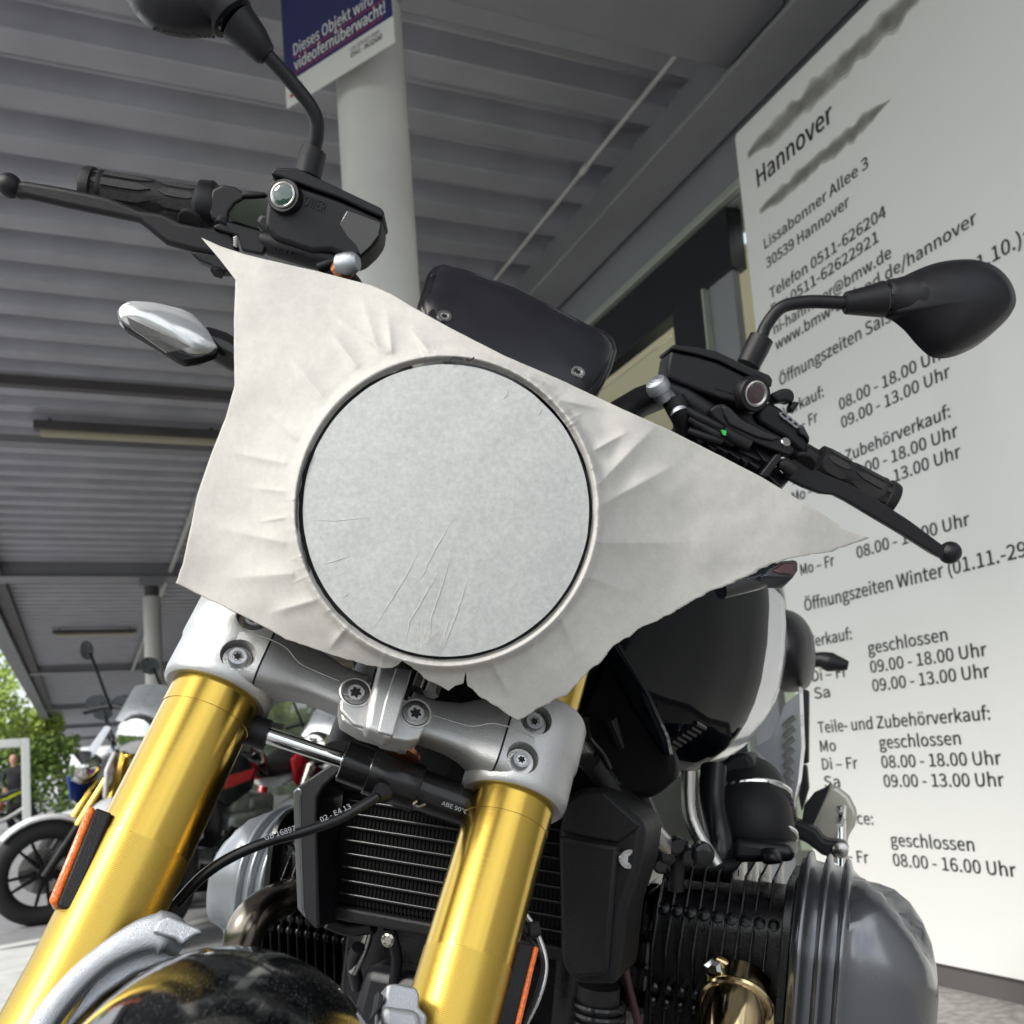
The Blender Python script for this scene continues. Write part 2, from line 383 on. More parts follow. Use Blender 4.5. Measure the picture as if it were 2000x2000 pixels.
def text_vf(s, size, o, xd, yd, width=None, weight=0, depth=0):
    if CAPK[0] is None:
        CAPK[0] = 1
        CAPK[0] = .70 / max(v.y for v in text_vf('H', 1, (0, 0, 0), (1, 0, 0), (0, 1, 0))[0])
    size = size * CAPK[0]
    cu = bpy.data.curves.new('t', 'FONT'); cu.body = s; cu.size = size; cu.offset = 0 if FONT else weight; cu.extrude = depth; cu.resolution_u = 3
    if FONT: cu.font = FONT
    ob = bpy.data.objects.new('t', cu); COL.objects.link(ob)
    bpy.context.view_layer.update()
    dg = bpy.context.evaluated_depsgraph_get(); me = bpy.data.meshes.new_from_object(ob.evaluated_get(dg))
    vs_ = [v.co.copy() for v in me.vertices]; fs = [tuple(p.vertices) for p in me.polygons]
    bpy.data.objects.remove(ob); bpy.data.meshes.remove(me); bpy.data.curves.remove(cu)
    x0 = min(v.x for v in vs_); x1 = max(v.x for v in vs_); k = width / (x1 - x0) if width else 1
    xd, yd = Vector(xd).normalized(), Vector(yd).normalized(); zd = xd.cross(yd)
    V = [Vector(o) + xd * ((v.x - x0) * k) + yd * v.y + zd * v.z for v in vs_]
    if FONT and weight:
        n = len(V); V = V + [p + xd * weight * 1.3 + zd * .0002 for p in V] + [p + yd * weight + zd * .0004 for p in V]
        fs = fs + [tuple(i + n for i in f) for f in fs] + [tuple(i + 2 * n for i in f) for f in fs]
    return V, fs

# ================================================================ SETTING
def structure(o): o['kind'] = 'structure'; return o
structure(mk('ground', [(-300, -60, 0), (300, -60, 0), (300, 400, 0), (-300, 400, 0)], [(0, 1, 2, 3)], M['asphalt'], smooth=False))
# stone paving strip along the facade, one sheet above the asphalt
structure(MB().add(wbox(1.75, 9, -3, 30, -.02, .03)).build('pavement', M['paving'], smooth=False, bevel=.01))
def strip(a, b, wd, name='parking_line', m='linepaint', z=.004):
    a, b = onp(*a, 2, z), onp(*b, 2, z); d = (b - a).normalized(); s = Vector((-d.y, d.x, 0)) * wd / 2
    return structure(MB().add(prism([a + s, a - s, b - s, b + s], [x - Vector((0, 0, .003)) for x in (a + s, a - s, b - s, b + s)])).build(name, M[m], smooth=False))
strip((300, 1822), (520, 1768), .12)
strip((340, 1752), (440, 1722), .10)
strip((-60, 1862), (130, 1826), .13)
strip((-20, 1990), (45, 1850), .22)
strip((-80, 1990), (60, 1985), .12, 'yellow_line', 'yellowpaint')

# ---- canopy roof: steel deck with ribs across, beams, edge fascia
ZC = H + 3.0
def canopy():
    root = empty('canopy_roof', (1, 6, ZC), 'dark grey ribbed steel canopy roof with deep cross beams over the parked motorcycles', 'canopy roof')
    X0, X1, Y0, Y1 = -1.25, 2.75, -1.3, 76
    V, F_ = [], []; prof = []; y = Y0; per = .355; d = .11
    while y < Y1:
        prof += [(y, .006), (y + .008, 0), (y + .142, 0), (y + .15, .006), (y + .185, d - .006), (y + .195, d), (y + .255, d), (y + .262, d - .012), (y + .272, d - .012), (y + .279, d), (y + per - .045, d), (y + per - .035, d - .006)]; y += per
    for yy, zz in prof: V += [(X0, yy, ZC + zz), (X1, yy, ZC + zz)]
    for i in range(len(prof) - 1): F_.append((2 * i, 2 * i + 1, 2 * i + 3, 2 * i + 2))
    n = len(V); V += [(X0, Y0, ZC + .3), (X1, Y0, ZC + .3), (X1, Y1, ZC + .3), (X0, Y1, ZC + .3)]; F_.append((n, n + 1, n + 2, n + 3))
    mk('ribbed_deck', V, F_, M['deck'], root, smooth=False)
    zb = ZC - .15
    for i, y0 in enumerate((2.62, 14.3, 26.0, 37.7, 49.4, 61.1)):
        mk('cross_beam', *wbox(X0 + .1, 2.60, y0 if i else 2.80, y0 + .36 if i else 3.19, zb, ZC + .05), M['beam'], root, smooth=False, bevel=.01)
        if i: mk('lower_flange', *wbox(X0 + .1, 2.60, y0 - .05, y0 + .41, zb - .02, zb + .0), M['beam'], root, smooth=False, bevel=.004)
    mk('cross_beam', *wbox(X0 + .1, 2.6, 7.66, 7.74, ZC - .07, ZC + .03), M['darkbeam'], root, smooth=False)
    mk('cross_beam', *wbox(X0 + .1, 2.6, 9.0, 9.12, ZC - .06, ZC + .03), M['beam'], root, smooth=False)
    # long edge beam beside the facade (web + flanges) and outer gutter fascia
    b = MB(); b.add(wbox(2.62, 2.66, Y0, Y1, ZC - .26, ZC + .02)).add(wbox(2.50, 2.74, Y0, Y1, ZC - .285, ZC - .262))
    b.build('edge_beam', M['beam'], root, smooth=False, bevel=.004)
    mk('front_fascia', *wbox(X0, 3.4, -1.45, -1.3, ZC - .12, ZC + .35), M['darkbeam'], root, smooth=False)  # unseen front end, placed so sky light reaches the bike and paper
    g = MB(); g.add(wbox(X0 - .12, X0, Y0, 76, ZC - .26, ZC + .3)).add(wbox(X0 + .002, X0 + .14, Y0, 76, ZC - .26, ZC - .20))
    g.build('gutter_fascia', M['beam'], root, smooth=False)
    mk('inner_edge_beam', *wbox(X0 + .16, X0 + .34, Y0, 76, ZC - .14, ZC - .01), M['darkbeam'], root, smooth=False)
canopy()
def conduit(label, pts, r, n):
    t = empty('conduit_pipe', pts[0], label, 'pipe')
    mk('pipe', *tube(pts, r, 10), M['column'], t)
    for i in range(n):
        a = pts[0] + (pts[1] - pts[0]) * ((i + .6) / n); d = (pts[1] - pts[0]).normalized()
        mk('pipe_clip', *tube([a - d * .03, a + d * .03], r * 1.45, 10), M['signwhite'], t)
conduit('thin pale conduit running along the dark edge beam above the facade', [Vector((2.46, 3.25, ZC - .0)), Vector((2.46, 26, ZC - .0))], .012, 14)
conduit('pale drain pipe hung lengthwise under the ribbed roof beside the columns', [Vector((1.18, 8.9, ZC - .03)), Vector((1.18, 26, ZC - .16))], .032, 4)
def column(x, y, r, label):
    t = empty('roof_column', (x, y, 0), label, 'column', 'round columns carrying the canopy')
    mk('shaft', *rev((x, y, 0), (0, 0, 1), [(r, .0), (r, ZC - .42)], 40), M['column'], t)
    mk('base_plate', *rev((x, y, 0), (0, 0, 1), [(r * 1.5, 0.001), (r * 1.5, .02)], 4), M['beam'], t, smooth=False)
    mk('collar', *rev((x, y, ZC - .42), (0, 0, 1), [(r * .8, .001), (r * .8, .14)], 24), M['darkbeam'], t)
    mk('cap_plate', *wbox(x - .16, x + .16, y - .14, y + .14, ZC - .275, ZC - .16), M['beam'], t, smooth=False, bevel=.004)
column(.955, 3.02, .118, 'near round grey column with the navy warning sign, rising behind the motorcycle mirror')
column(.93, 14.4, .118, 'far round grey column with its foot behind the blue and white motorcycle')

def lamp(x0, x1, y, z, label):
    t = empty('strip_light', ((x0 + x1) / 2, y, z), label, 'strip light', 'strip lights under the canopy')
    mk('housing', *wbox(x0, x1, y - .05, y + .05, z + .02, z + .09), M['darkbeam'], t, smooth=False, bevel=.006)
    mk('diffuser', *tube([(x0 + .05, y, z), (x1 - .05, y, z)], .035, 12), M['tube'], t)
    for x in (x0 + .12, x1 - .12): mk('bracket', *wbox(x - .012, x + .012, y - .02, y + .02, z + .09, ZC), M['darkbeam'], t, smooth=False)
lamp(-.3, 1.2, 8.55, ZC - .12, 'unlit strip light nearest the near column, with a yellowed diffuser')
lamp(-.45, 1.0, 20.0, ZC - .12, 'unlit strip light beyond the far column')

# ---- surveillance sign on the near column
def warning_sign():
    nrm = Vector((-.85, -.53, 0)).normalized(); p_on = Vector((.84, 2.86, 0)); up = Vector((0, 0, 1)); xd = up.cross(nrm).normalized()
    def on(x, y):
        r = ray(x, y); return CAM + r * ((p_on - CAM).dot(nrm) / r.dot(nrm))
    c = [on(546, 42), on(759, -40), on(772, 96), on(560, 212)]
    o = c[3]; W_ = (c[2] - c[3]).dot(xd); Hh = (c[0] - c[3]).dot(up) * 1.25
    S = Fr(o, xd, up, nrm)
    t = empty('warning_sign', o, 'navy and white video surveillance sign hung on the near grey column', 'sign')
    mk('panel', *box(S, 0, W_, 0, Hh, -.004, 0), M['signwhite'], t, smooth=False)
    mk('navy_field', *box(S, .0005, W_ - .0005, Hh * .215, Hh + .06, .0008, .0016), M['navy'], t, smooth=False)
    mk('fixing_bar', *box(S, W_ * .35, W_ * .85, Hh * .3, Hh * .45, -.05, -.005), M['beam'], t, smooth=False)
    b = MB(); b.add(text_vf('Dieses Objekt wird', Hh * .14, S.pt(W_ * .10, Hh * .41, .0022), xd, up, W_ * .74, .0008))
    b.add(text_vf('videofernüberwacht!', Hh * .14, S.pt(W_ * .10, Hh * .275, .0022), xd, up, W_ * .84, .0012))
    b.build('lettering', M['signwhite'], t, smooth=False)
    b = MB()
    for v in (.385, .25): b.add(box(S, W_ * .10, W_ * .92, Hh * v, Hh * v + .003, .0018, .0022))
    b.add(box(S, W_ * .04, W_ * .16, Hh * .07, Hh * .10, .0004, .0010))
    b.build('underline', M['signred'], t, smooth=False)
    b = MB(); b.add(text_vf('GDA SERVICE GMBH', Hh * .05, S.pt(W_ * .62, Hh * .14, .0008), xd, up, W_ * .26))
    b.add(text_vf('0541 - 9632680', Hh * .06, S.pt(W_ * .62, Hh * .085, .0008), xd, up, W_ * .28, .0004))
    b.add(text_vf('DEKRA', Hh * .05, S.pt(W_ * .05, Hh * .12, .0008), xd, up, W_ * .12))
    b.build('small_print', M['ink'], t, smooth=False)
    mk('logo_dot', *rev(S.pt(W_ * .78, Hh * 1.0, .0018), nrm, [(.022, 0), (.022, .0006)], 24), M['signred'], t, smooth=False)
warning_sign()

# ---- opening hours board
BX = 2.25
def board():
    YL, YR, ZB, ZT = 2.757, .5, .10, H + 2.205
    t = empty('opening_hours_board', (BX, 1.7, .03), 'tall white board with the Hannover address and opening hours in black lettering', 'board')
    B = Fr((BX, 0, 0), (0, -1, 0), (0, 0, 1), (-1, 0, 0))     # across = towards the camera, up, out of the face
    pts = rrect((YL - YR) / 2, (ZT - ZB) / 2, .018, 5, -(YL + YR) / 2, (ZT + ZB) / 2)
    mk('panel', *fslab(B, pts, 0, -.06), M['board'], t, bevel=.003, sharp=50)
    mk('plinth', *wbox(BX + .02, BX + .05, YR, YL - .03, .0305, ZB), M['darkbeam'], t, smooth=False)
    dz = H - .82
    A = MB(); s0, s1 = -2.66, -2.39
    def T(s, x, z, x1, h=.0375, wt=.0012):
        A.add(text_vf(s, h / .72, B.pt(x, z + dz, .0012), B.a, B.b, x1 - x, wt))
    T('Hannover', s0, 2.762, -2.272, .068, .0026)
    T('Lissabonner Allee 3', s0, 2.53, -2.15); T('30539 Hannover', s0, 2.458, -2.245)
    T('Telefon 0511-626204', s0, 2.345, -2.106); T('Fax 0511-62622921', s0, 2.286, -2.147)
    T('ni-hannover@bmw.de', s0, 2.215, -2.106); T('www.bmw-umland.de/hannover', s0, 2.157, -1.803)
    T('Öffnungszeiten Saison (01.03.-31.10.):', s0, 2.028, -1.665, .041)
    for z, nm, rows in ((1.913, 'Verkauf:', (('Mo – Fr', '08.00 - 18.00 Uhr', 1.843), ('Sa', '09.00 - 13.00 Uhr', 1.783))),
                        (1.672, 'Teile- und Zubehörverkauf:', (('Mo – Fr', '08.00 - 18.00 Uhr', 1.611), ('Sa', '09.00 - 13.00 Uhr', 1.551))),
                        (1.43, 'Service:', (('Mo – Fr', '08.00 - 18.00 Uhr', 1.359),))):
        T(nm, s0, z, s0 + (.205 if len(nm) < 10 else .69))
        for a, b, zz in rows: T(a, s0, zz, s0 + (.165 if len(a) > 2 else .06)); T(b, s1, zz, -1.953)
    T('Öffnungszeiten Winter (01.11.-29.02.):', s0, 1.236, -1.66, .041)
    for z, nm, rows in ((1.112, 'Verkauf:', (('Mo', 'geschlossen', 1.056), ('Di – Fr', '09.00 - 18.00 Uhr', .997), ('Sa', '09.00 - 13.00 Uhr', .939))),
                        (.825, 'Teile- und Zubehörverkauf:', (('Mo', 'geschlossen', .763), ('Di – Fr', '08.00 - 18.00 Uhr', .704), ('Sa', '09.00 - 13.00 Uhr', .646))),
                        (.53, 'Service:', (('Mo', 'geschlossen', .469), ('Di – Fr', '08.00 - 16.00 Uhr', .409)))):
        T(nm, s0, z, s0 + (.205 if len(nm) < 10 else .69))
        for a, b, zz in rows:
            T(a, s0, zz, s0 + (.165 if len(a) > 2 else .075)); T(b, s1, zz, -2.079 if b[0] == 'g' else -1.953)
    A.build('lettering', M['ink'], t, smooth=False)
    # two painted-over lines, as ragged strokes
    def smear(name, x0, x1, z, h, sd_, lift, mm):
        a, b = [], []
        n = 46
        for i in range(n + 1):
            k = i / n; x = x0 + (x1 - x0) * k; j = noise.noise(Vector((k * 9, sd_, 0))); j2 = noise.noise(Vector((k * 14, sd_ + 5, 0)))
            e = min(1, (1 - k) * 6, .35 + k * 4)
            a.append((x, z + dz + j * .012 + h * (.5 + j2 * .3) * e)); b.append((x, z + dz + j * .012 - h * (.5 + .35 * noise.noise(Vector((k * 17, sd_ + 9, 0)))) * e))
        V, F_ = [], []
        for (p, q) in zip(a, b): V += [B.pt(*p, lift), B.pt(*q, lift)]
        for i in range(n): F_.append((2 * i, 2 * i + 1, 2 * i + 3, 2 * i + 2))
        mk(name, V, F_, M[mm], t, smooth=False)
    for x0, x1, z, h, sd_ in ((-2.685, -1.80, 2.905, .060, 1.0), (-2.655, -2.03, 2.675, .040, 3.0)):
        for k, (kk, mm) in enumerate(((1.35, 'smudge3'), (1.0, 'smudge2'), (.6, 'smudge'))): smear('grey_smear', x0 - .006 * (2 - k), x1, z, h * kk, sd_, .0008 + .0003 * k, mm)
board()

# ---- facade behind the board
def facade():
    FX = 2.78; t = empty('shop_facade', (FX + .2, 8, 0), 'grey shop front with black framed glazing behind the board', 'building')
    zt = H + 2.50
    mk('upper_wall', *wbox(FX, FX + .3, -7, 76, zt, ZC + .1), M['facade'], t, smooth=False)
    mk('wall', *wbox(FX + .06, FX + .3, -7, 2.7, .03, zt), M['facade'], t, smooth=False)
    mk('head_trim', *wbox(FX - .045, FX - .003, .2, 32, zt - .055, zt - .015), M['trim'], t, smooth=False, bevel=.004)
    mk('lintel', *wbox(FX + .003, FX + .2, 2.7, 32, zt - .065, zt - .002), M['facade'], t, smooth=False)
    def mull(y0, y1, z0, z1, x0=FX - .02, m='frameblack'): 
        mk('window_frame', *wbox(x0, x0 + .09, y0, y1, z0, z1), M[m], t, smooth=False, bevel=.004)
    mull(3.5, 32, zt - .36, zt - .067)
    a = onp(1316, 620, 0, FX - .02).y; b = onp(1372, 560, 0, FX - .02).y
    mull(min(a, b), max(a, b), .03, zt - .362, FX - .03)
    f = MB().add(wbox(FX - .085, FX - .06, (a + b) / 2 - .012, (a + b) / 2 + .012, 2.15, 2.6))
    f.build('door_handle', M['steel'], t, bevel=.008)
    c_ = onp(1422, 520, 0, FX - .02).y
    mk('pillar', *wbox(FX, FX + .04, c_, min(a, b) - .02, .03, zt - .067), M['facade'], t, smooth=False)
    mull(min(a, b) - .018, min(a, b) - .001, .03, zt - .362, FX - .035, 'trim')
    for y in (6.2, 8.4, 10.6, 12.8): mull(y, y + .08, .03, zt - .422, FX - .018)
    mull(max(a, b) + .002, 32, 1.0, 1.08, FX - .016)
    mk('window_pane', *wbox(FX + .03, FX + .036, max(a, b) + .004, 32, .03, zt - .425), M['pane'], t, smooth=False)
    mk('window_pane', *wbox(FX + .03, FX + .036, 2.70, c_ - .004, .03, zt - .07), M['pane'], t, smooth=False)
    # room behind the glass
    mk('interior_wall', *wbox(FX + 1.6, FX + 1.7, 6.6, 32, .03, zt), M['darkbeam'], t, smooth=False)
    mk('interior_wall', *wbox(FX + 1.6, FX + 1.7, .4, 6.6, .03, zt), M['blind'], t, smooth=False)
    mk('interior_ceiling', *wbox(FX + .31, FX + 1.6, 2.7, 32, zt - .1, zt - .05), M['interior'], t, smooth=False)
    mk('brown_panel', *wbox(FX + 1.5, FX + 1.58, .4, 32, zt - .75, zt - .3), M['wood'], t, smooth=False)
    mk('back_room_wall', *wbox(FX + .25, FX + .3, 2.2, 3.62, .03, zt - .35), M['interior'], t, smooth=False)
facade()

# ---- far left: trees, hedge, goal frame, person
def foliage(c, rad, n, size, seed):
    rnd = random.Random(seed); V, F_ = [], []
    subs = [(Vector((rnd.uniform(-.7, .7), rnd.uniform(-.6, .6), rnd.uniform(-.6, .8))), rnd.uniform(.3, .55)) for _ in range(16)]
    for _ in range(n):
        s, r_ = subs[rnd.randrange(16)]
        d = Vector((rnd.gauss(0, 1), rnd.gauss(0, 1), rnd.gauss(0, 1))).normalized() * r_ * rnd.random() ** .4
        p = s + d; p = Vector((c[0] + p.x * rad[0], c[1] + p.y * rad[1], c[2] + p.z * rad[2]))
        a = Vector((rnd.gauss(0, 1), rnd.gauss(0, 1), rnd.gauss(0, 1))).normalized(); b = a.orthogonal().normalized()
        k = size * rnd.uniform(.5, 1.3); i = len(V)
        V += [p + a * k, p + b * k * .6, p - a * k, p - b * k * .6]; F_.append((i, i + 1, i + 2, i + 3))
    return V, F_
def tree(x, y, h, r_, label, m, seed):
    t = empty('broadleaf_tree', (x, y, 0), label, 'tree', 'trees beyond the yard')
    b = MB().add(tube([(x, y, 0), (x + .1, y, h * .35), (x - .05, y + .1, h * .6), (x, y, h * .85)], [.22, .16, .1, .04], 10, 3))
    rnd = random.Random(seed)
    for k in range(7):
        z = h * (.3 + .07 * k); a = rnd.random() * 6.28
        b.add(tube([(x, y, z), (x + math.cos(a) * r_ * .45, y + math.sin(a) * r_ * .4, z + h * .16)], [.07, .02], 6))
    b.build('trunk', M['bark'], t)
    V, F_ = foliage((x, y, h * .64), (r_, r_, h * .38), 3600, .10, seed)
    mk('crown', V, F_, m, t, smooth=False)
tree(-3.1, 34, 5.6, 1.7, 'light green tree behind the white frame, left of the canopy edge', M['leafA'], 1)
tree(-1.9, 42, 4.4, 1.2, 'yellow-green tree close to the canopy edge', M['leafA'], 2)
V, F_ = [], []
rnd = random.Random(5)
for i in range(16000):
    x = rnd.uniform(-9, 9); y = rnd.uniform(40, 41.5); top = 2.9 + .7 * noise.noise(Vector((x * .7, 0, 3)))
    y += 40 if x > -.1 else 0
    p = Vector((x, y, rnd.uniform(0, 1) ** .7 * top)); a = Vector((rnd.gauss(0, 1), rnd.gauss(0, 1), rnd.gauss(0, 1))).normalized(); b = a.orthogonal().normalized()
    k = .11 * rnd.uniform(.6, 1.4); n = len(V); V += [p + a * k, p + b * k * .6, p - a * k, p - b * k * .6]; F_.append((n, n + 1, n + 2, n + 3))
o = empty('hedge', (0, 40.5, 0), 'dense dark green hedge along the far edge of the yard', 'hedge'); mk('foliage', V, F_, M['leafB'], o, smooth=False)
b = MB()
for i in range(40): x = -9 + i * .18; b.add(tube([(x, 40.8, 0), (x + .1, 40.8, 1.6)], [.04, .02], 5))
b.build('stems', M['bark'], o)
# unseen hedge run added along the left so the metal reflects something dark
b = MB(); rnd = random.Random(8)
for k in range(60):
    y = 40 - k * 1.0; hh = 2.7 + .8 * noise.noise(Vector((0, y * .4, 6)))
    lp = []
    b.add(loft([[Vector((-12 + dx + rnd.uniform(-.2, .2), y + dy, z + rnd.uniform(-.1, .1))) for dx, dy in ((-1, -.6), (.9, -.6), (1, .6), (-.9, .6))] for z in (0, hh * .6, hh)]))
b.build('reflection_hedge', M['leafB'], o, smooth=False)

def goal_frame():
    Y = 17.0; a = onp(50, 1446, 1, Y); b = onp(62, 1590, 1, Y); b.z = 0; b.x = a.x + .05
    t = empty('white_frame', b, 'white painted tubular frame standing beside the person', 'frame')
    mk('post', *wbox(a.x - .06, a.x + .06, Y - .05, Y + .05, 0, a.z + .03), M['whitepost'], t, smooth=False, bevel=.01)
    mk('top_bar', *wbox(a.x - 3.2, a.x - .061, Y - .05, Y + .05, a.z - .10, a.z + .03), M['whitepost'], t, smooth=False, bevel=.01)
    mk('post', *wbox(a.x - 3.3, a.x - 3.201, Y - .05, Y + .05, 0, a.z + .03), M['whitepost'], t, smooth=False, bevel=.01)
goal_frame()

def skin_body(name, joints, edges, m, parent, sub=2):
    """continuous body grown over a skeleton; joints [(pos, radius)]"""
    org = org_of(parent); me = bpy.data.meshes.new(name)
    me.from_pydata([tuple(Vector(p) - org) for p, r_ in joints], edges, [])
    o = bpy.data.objects.new(name, me); COL.objects.link(o); o.parent = parent
    s = o.modifiers.new('skin', 'SKIN'); o.modifiers.new('sub', 'SUBSURF').render_levels = sub; o.modifiers['sub'].levels = sub
    for i, (p, r_) in enumerate(joints): me.skin_vertices[0].data[i].radius = (r_, r_)
    me.skin_vertices[0].data[0].use_root = True
    me.materials.append(m); ORG[o.name] = org
    for p in me.polygons: p.use_smooth = True
    s.use_smooth_shade = True
    return o
def person():
    g = onp(30, 1612, 2, 0); g = Vector((onp(28, 1560, 1, 28).x, 28, 0)); x, y = g.x, g.y
    t = empty('person', g, 'person in black clothes standing beside the bright yellow motorcycle', 'person')
    def p(a, b, c): return Vector((x + a, y + b, c))
    J = [(p(0, 0, .95), .15), (p(0, 0, 1.2), .14), (p(0, 0, 1.42), .15), (p(0, 0, 1.52), .065),
         (p(-.09, 0, .9), .10), (p(-.11, -.02, .5), .07), (p(-.12, 0, .09), .05), (p(-.12, -.14, .04), .045),
         (p(.1, 0, .9), .10), (p(.14, -.03, .5), .07), (p(.18, .04, .09), .05), (p(.18, -.1, .04), .045),
         (p(-.2, 0, 1.42), .07), (p(-.27, -.05, 1.15), .05), (p(-.2, -.25, .98), .035),
         (p(.2, 0, 1.42), .07), (p(.29, -.03, 1.15), .05), (p(.24, -.22, 1.0), .035)]
    E_ = [(0, 1), (1, 2), (2, 3), (0, 4), (4, 5), (5, 6), (6, 7), (0, 8), (8, 9), (9, 10), (10, 11), (2, 12), (12, 13), (13, 14), (2, 15), (15, 16), (16, 17)]
    skin_body('body', J, E_, M['cloth'], t)
    h = MB().add(rev(p(0, -.01, 1.56), (0, -.08, 1), [(.05, -.06), (.06, 0), (.075, .05), (.088, .1), (.09, .15), (.08, .2), (.05, .235), (.01, .245)], 20))
    h.add(rev(p(0, -.095, 1.66), (0, -1, 0), [(.016, -.02), (.012, .012), (.003, .02)], 8))
    for s in (-1, 1): h.add(sphere(p(.09 * s, 0, 1.67), .022, 8))
    h.build('head', M['skin'], t)
    mk('hair', *rev(p(0, .02, 1.7), (0, .15, 1), [(.09, -.06), (.099, 0), (.095, .05), (.07, .1), (.02, .12)], 16), M['hair'], t)
    for s, q in ((-1, p(-.19, -.31, .95)), (1, p(.23, -.28, .97))):
        hb = MB().add(sphere(q, .045, 10))
        for k in range(4): hb.add(tube([q + Vector(((k - 1.5) * .02, -.02, -.01)), q + Vector(((k - 1.5) * .022, -.06, -.05)), q + Vector(((k - 1.5) * .02, -.05, -.09))], [.011, .01, .008], 6))
        hb.add(tube([q + Vector((-.03 * s, 0, 0)), q + Vector((-.06 * s, -.04, -.03))], [.012, .009], 6))
        hb.build('hand', M['skin'], t)
person()

# ---- parked motorcycles in the background
def bg_bike(loc, ang, label, tankm, accent, stripe, tailm, fork='gold', s_=1.0, steer=0):
    c, s = math.cos(ang), math.sin(ang); X = Vector((c, s, 0)); Z = Vector((0, 0, 1)); Yv = Z.cross(X)
    Z2 = (Z + Yv * -.12).normalized(); Y2 = Z2.cross(X)
    t = empty('parked_motorcycle', loc, label, 'motorcycle', 'parked motorcycles in the background')
    F = Fr(loc, X * s_, Z2, Y2)
    def q(a, b, d=0): return F.pt(a * s_, b * s_, d * s_)
    Xf = Vector((math.cos(ang - steer), math.sin(ang - steer), 0)); Ff = Fr(F.pt(.3 * s_, 0, 0), Xf, Z2, Z2.cross(Xf))
    def qf(a, b, d=0): return Ff.pt((a - .3) * s_, b * s_, d * s_)
    for a, r_, wd in ((0, .31, .12), (1.44, .31, .18)):
        qq = qf if a == 0 else q; q_ = qq; Yw = Ff.c if a == 0 else Y2
        # ring shaped tyre
        pts = [q_(a + math.cos(k * math.pi / 24) * (r_ - .05), r_ + math.sin(k * math.pi / 24) * (r_ - .05)) for k in range(49)]
        w_ = mk('wheel', *tube(pts, wd * .47, 12, cap=False), M['tyre'], t)
        pts = [q_(a + math.cos(k * math.pi / 18) * (r_ - .095), r_ + math.sin(k * math.pi / 18) * (r_ - .095)) for k in range(37)]
        rb = MB().add(tube(pts, .016, 8, cap=False))
        for k in range(10):
            an = k * math.pi / 5 + (.12 if k % 2 else -.12); rb.add(tube([q_(a + .04 * math.cos(an), r_ + .04 * math.sin(an)),  q_(a + (r_ - .1) * math.cos(an), r_ + (r_ - .1) * math.sin(an))], [.016, .009], 6))
        rb.add(rev(q_(a, r_), Yw, [(.05, -.06), (.05, .06)], 16)); rb.build('rim', M['plastic_dark'], w_)
        mk('brake_disc', *rev(q_(a, r_), Yw, [(.14, .062), (.14, .067)], 28), M['steel'], w_)
    for sd_ in (-.1, .1):
        mk('fork_tube', *tube([qf(-.02, .30, sd_), qf(.17, .62, sd_)], .026, 12), M['plastic_dark'], t)
        mk('fork_tube', *tube([qf(.15, .585, sd_), qf(.34, .93, sd_)], .031, 12), M[fork], t)
        mk('mirror', *loft([[qf(.30 + .10 * k_ + .07 * math.cos(u), 1.33 + .045 * math.sin(u), sd_ * 3.4 + .0) for u in [i * math.pi / 6 for i in range(12)]] for k_ in (0, .25)]), M['cover2'], t)
        mk('mirror_stalk', *tube([qf(.38, 1.05, sd_ * 2.2), qf(.33, 1.32, sd_ * 3.3)], .008, 8), M['plastic'], t)
    mk('front_fender', *loft([[qf(math.cos(a) * (.335 + .012 * math.cos(u)) , .31 + math.sin(a) * (.335 + .02 * math.cos(u)), .065 * math.sin(u)) for u in [i * math.pi / 5 for i in range(10)]] for a in [R(x) for x in range(20, 150, 10)]]), M['white_paint'], t)
    mk('headlamp', *loft([[qf(.16 + d, .93 + r_ * .10 * math.sin(u), r_ * .10 * math.cos(u)) for u in [i * math.pi / 8 for i in range(16)]] for d, r_ in ((-.06, .3), (-.05, .8), (-.01, 1.05), (.05, 1), (.11, .6))]), M['chrome'], t)
    mk('windscreen', *loft([[qf(.2 + .1 * k, 1.0 + .17 * k + .01 * j, .13 * (1 - .3 * k) * u) for u, j in ((-1, 0), (-.4, 1), (.4, 1), (1, 0), (.4, -1), (-.4, -1))] for k in (0, .5, 1)]), M['cover2'], t)
    mk('handlebar', *tube([qf(.46, 1.04, -.38), qf(.38, 1.07, -.2), qf(.36, 1.02, 0), qf(.38, 1.07, .2), qf(.46, 1.04, .38)], [.016, .012, .012, .012, .016], 10, 4), M['plastic'], t)
    T = [((.33, .88), .13, .09), ((.42, .92), .16, .11), ((.56, .92), .17, .13), ((.72, .86), .13, .11), ((.84, .80), .09, .07)]
    mk('tank', *loft([[q(a, b + hh * math.sin(u) * .9, wd * math.cos(u)) for u in [i * math.pi / 9 for i in range(18)]] for (a, b), wd, hh in T]), M[tankm], t)
    for d in (-.165, .165):
        mk('side_shroud', *fslab(F, [(.18, .86), (.38, .96), (.62, .88), (.56, .74), (.34, .66), (.22, .72)], d, d * 1.12), M[accent], t, bevel=.01)
        mk('stripe', *fslab(F, [(.24, .82), (.56, .86), (.52, .80), (.28, .76)], d * 1.125, d * 1.15), M[stripe], t, smooth=False)
        mk('belly_pan', *fslab(F, [(.26, .46), (.42, .56), (.62, .50), (.66, .36), (.46, .30)], d * .9, d * 1.0), M[accent], t, bevel=.01)
    mk('seat', *loft([[q(a, b + hh * math.sin(u), wd * math.cos(u)) for u in [i * math.pi / 7 for i in range(14)]] for (a, b), wd, hh in (((.78, .80), .08, .03), ((.9, .79), .12, .045), ((1.08, .81), .13, .05), ((1.2, .87), .11, .05), ((1.45, .92), .08, .03))]), M['rubber'], t)
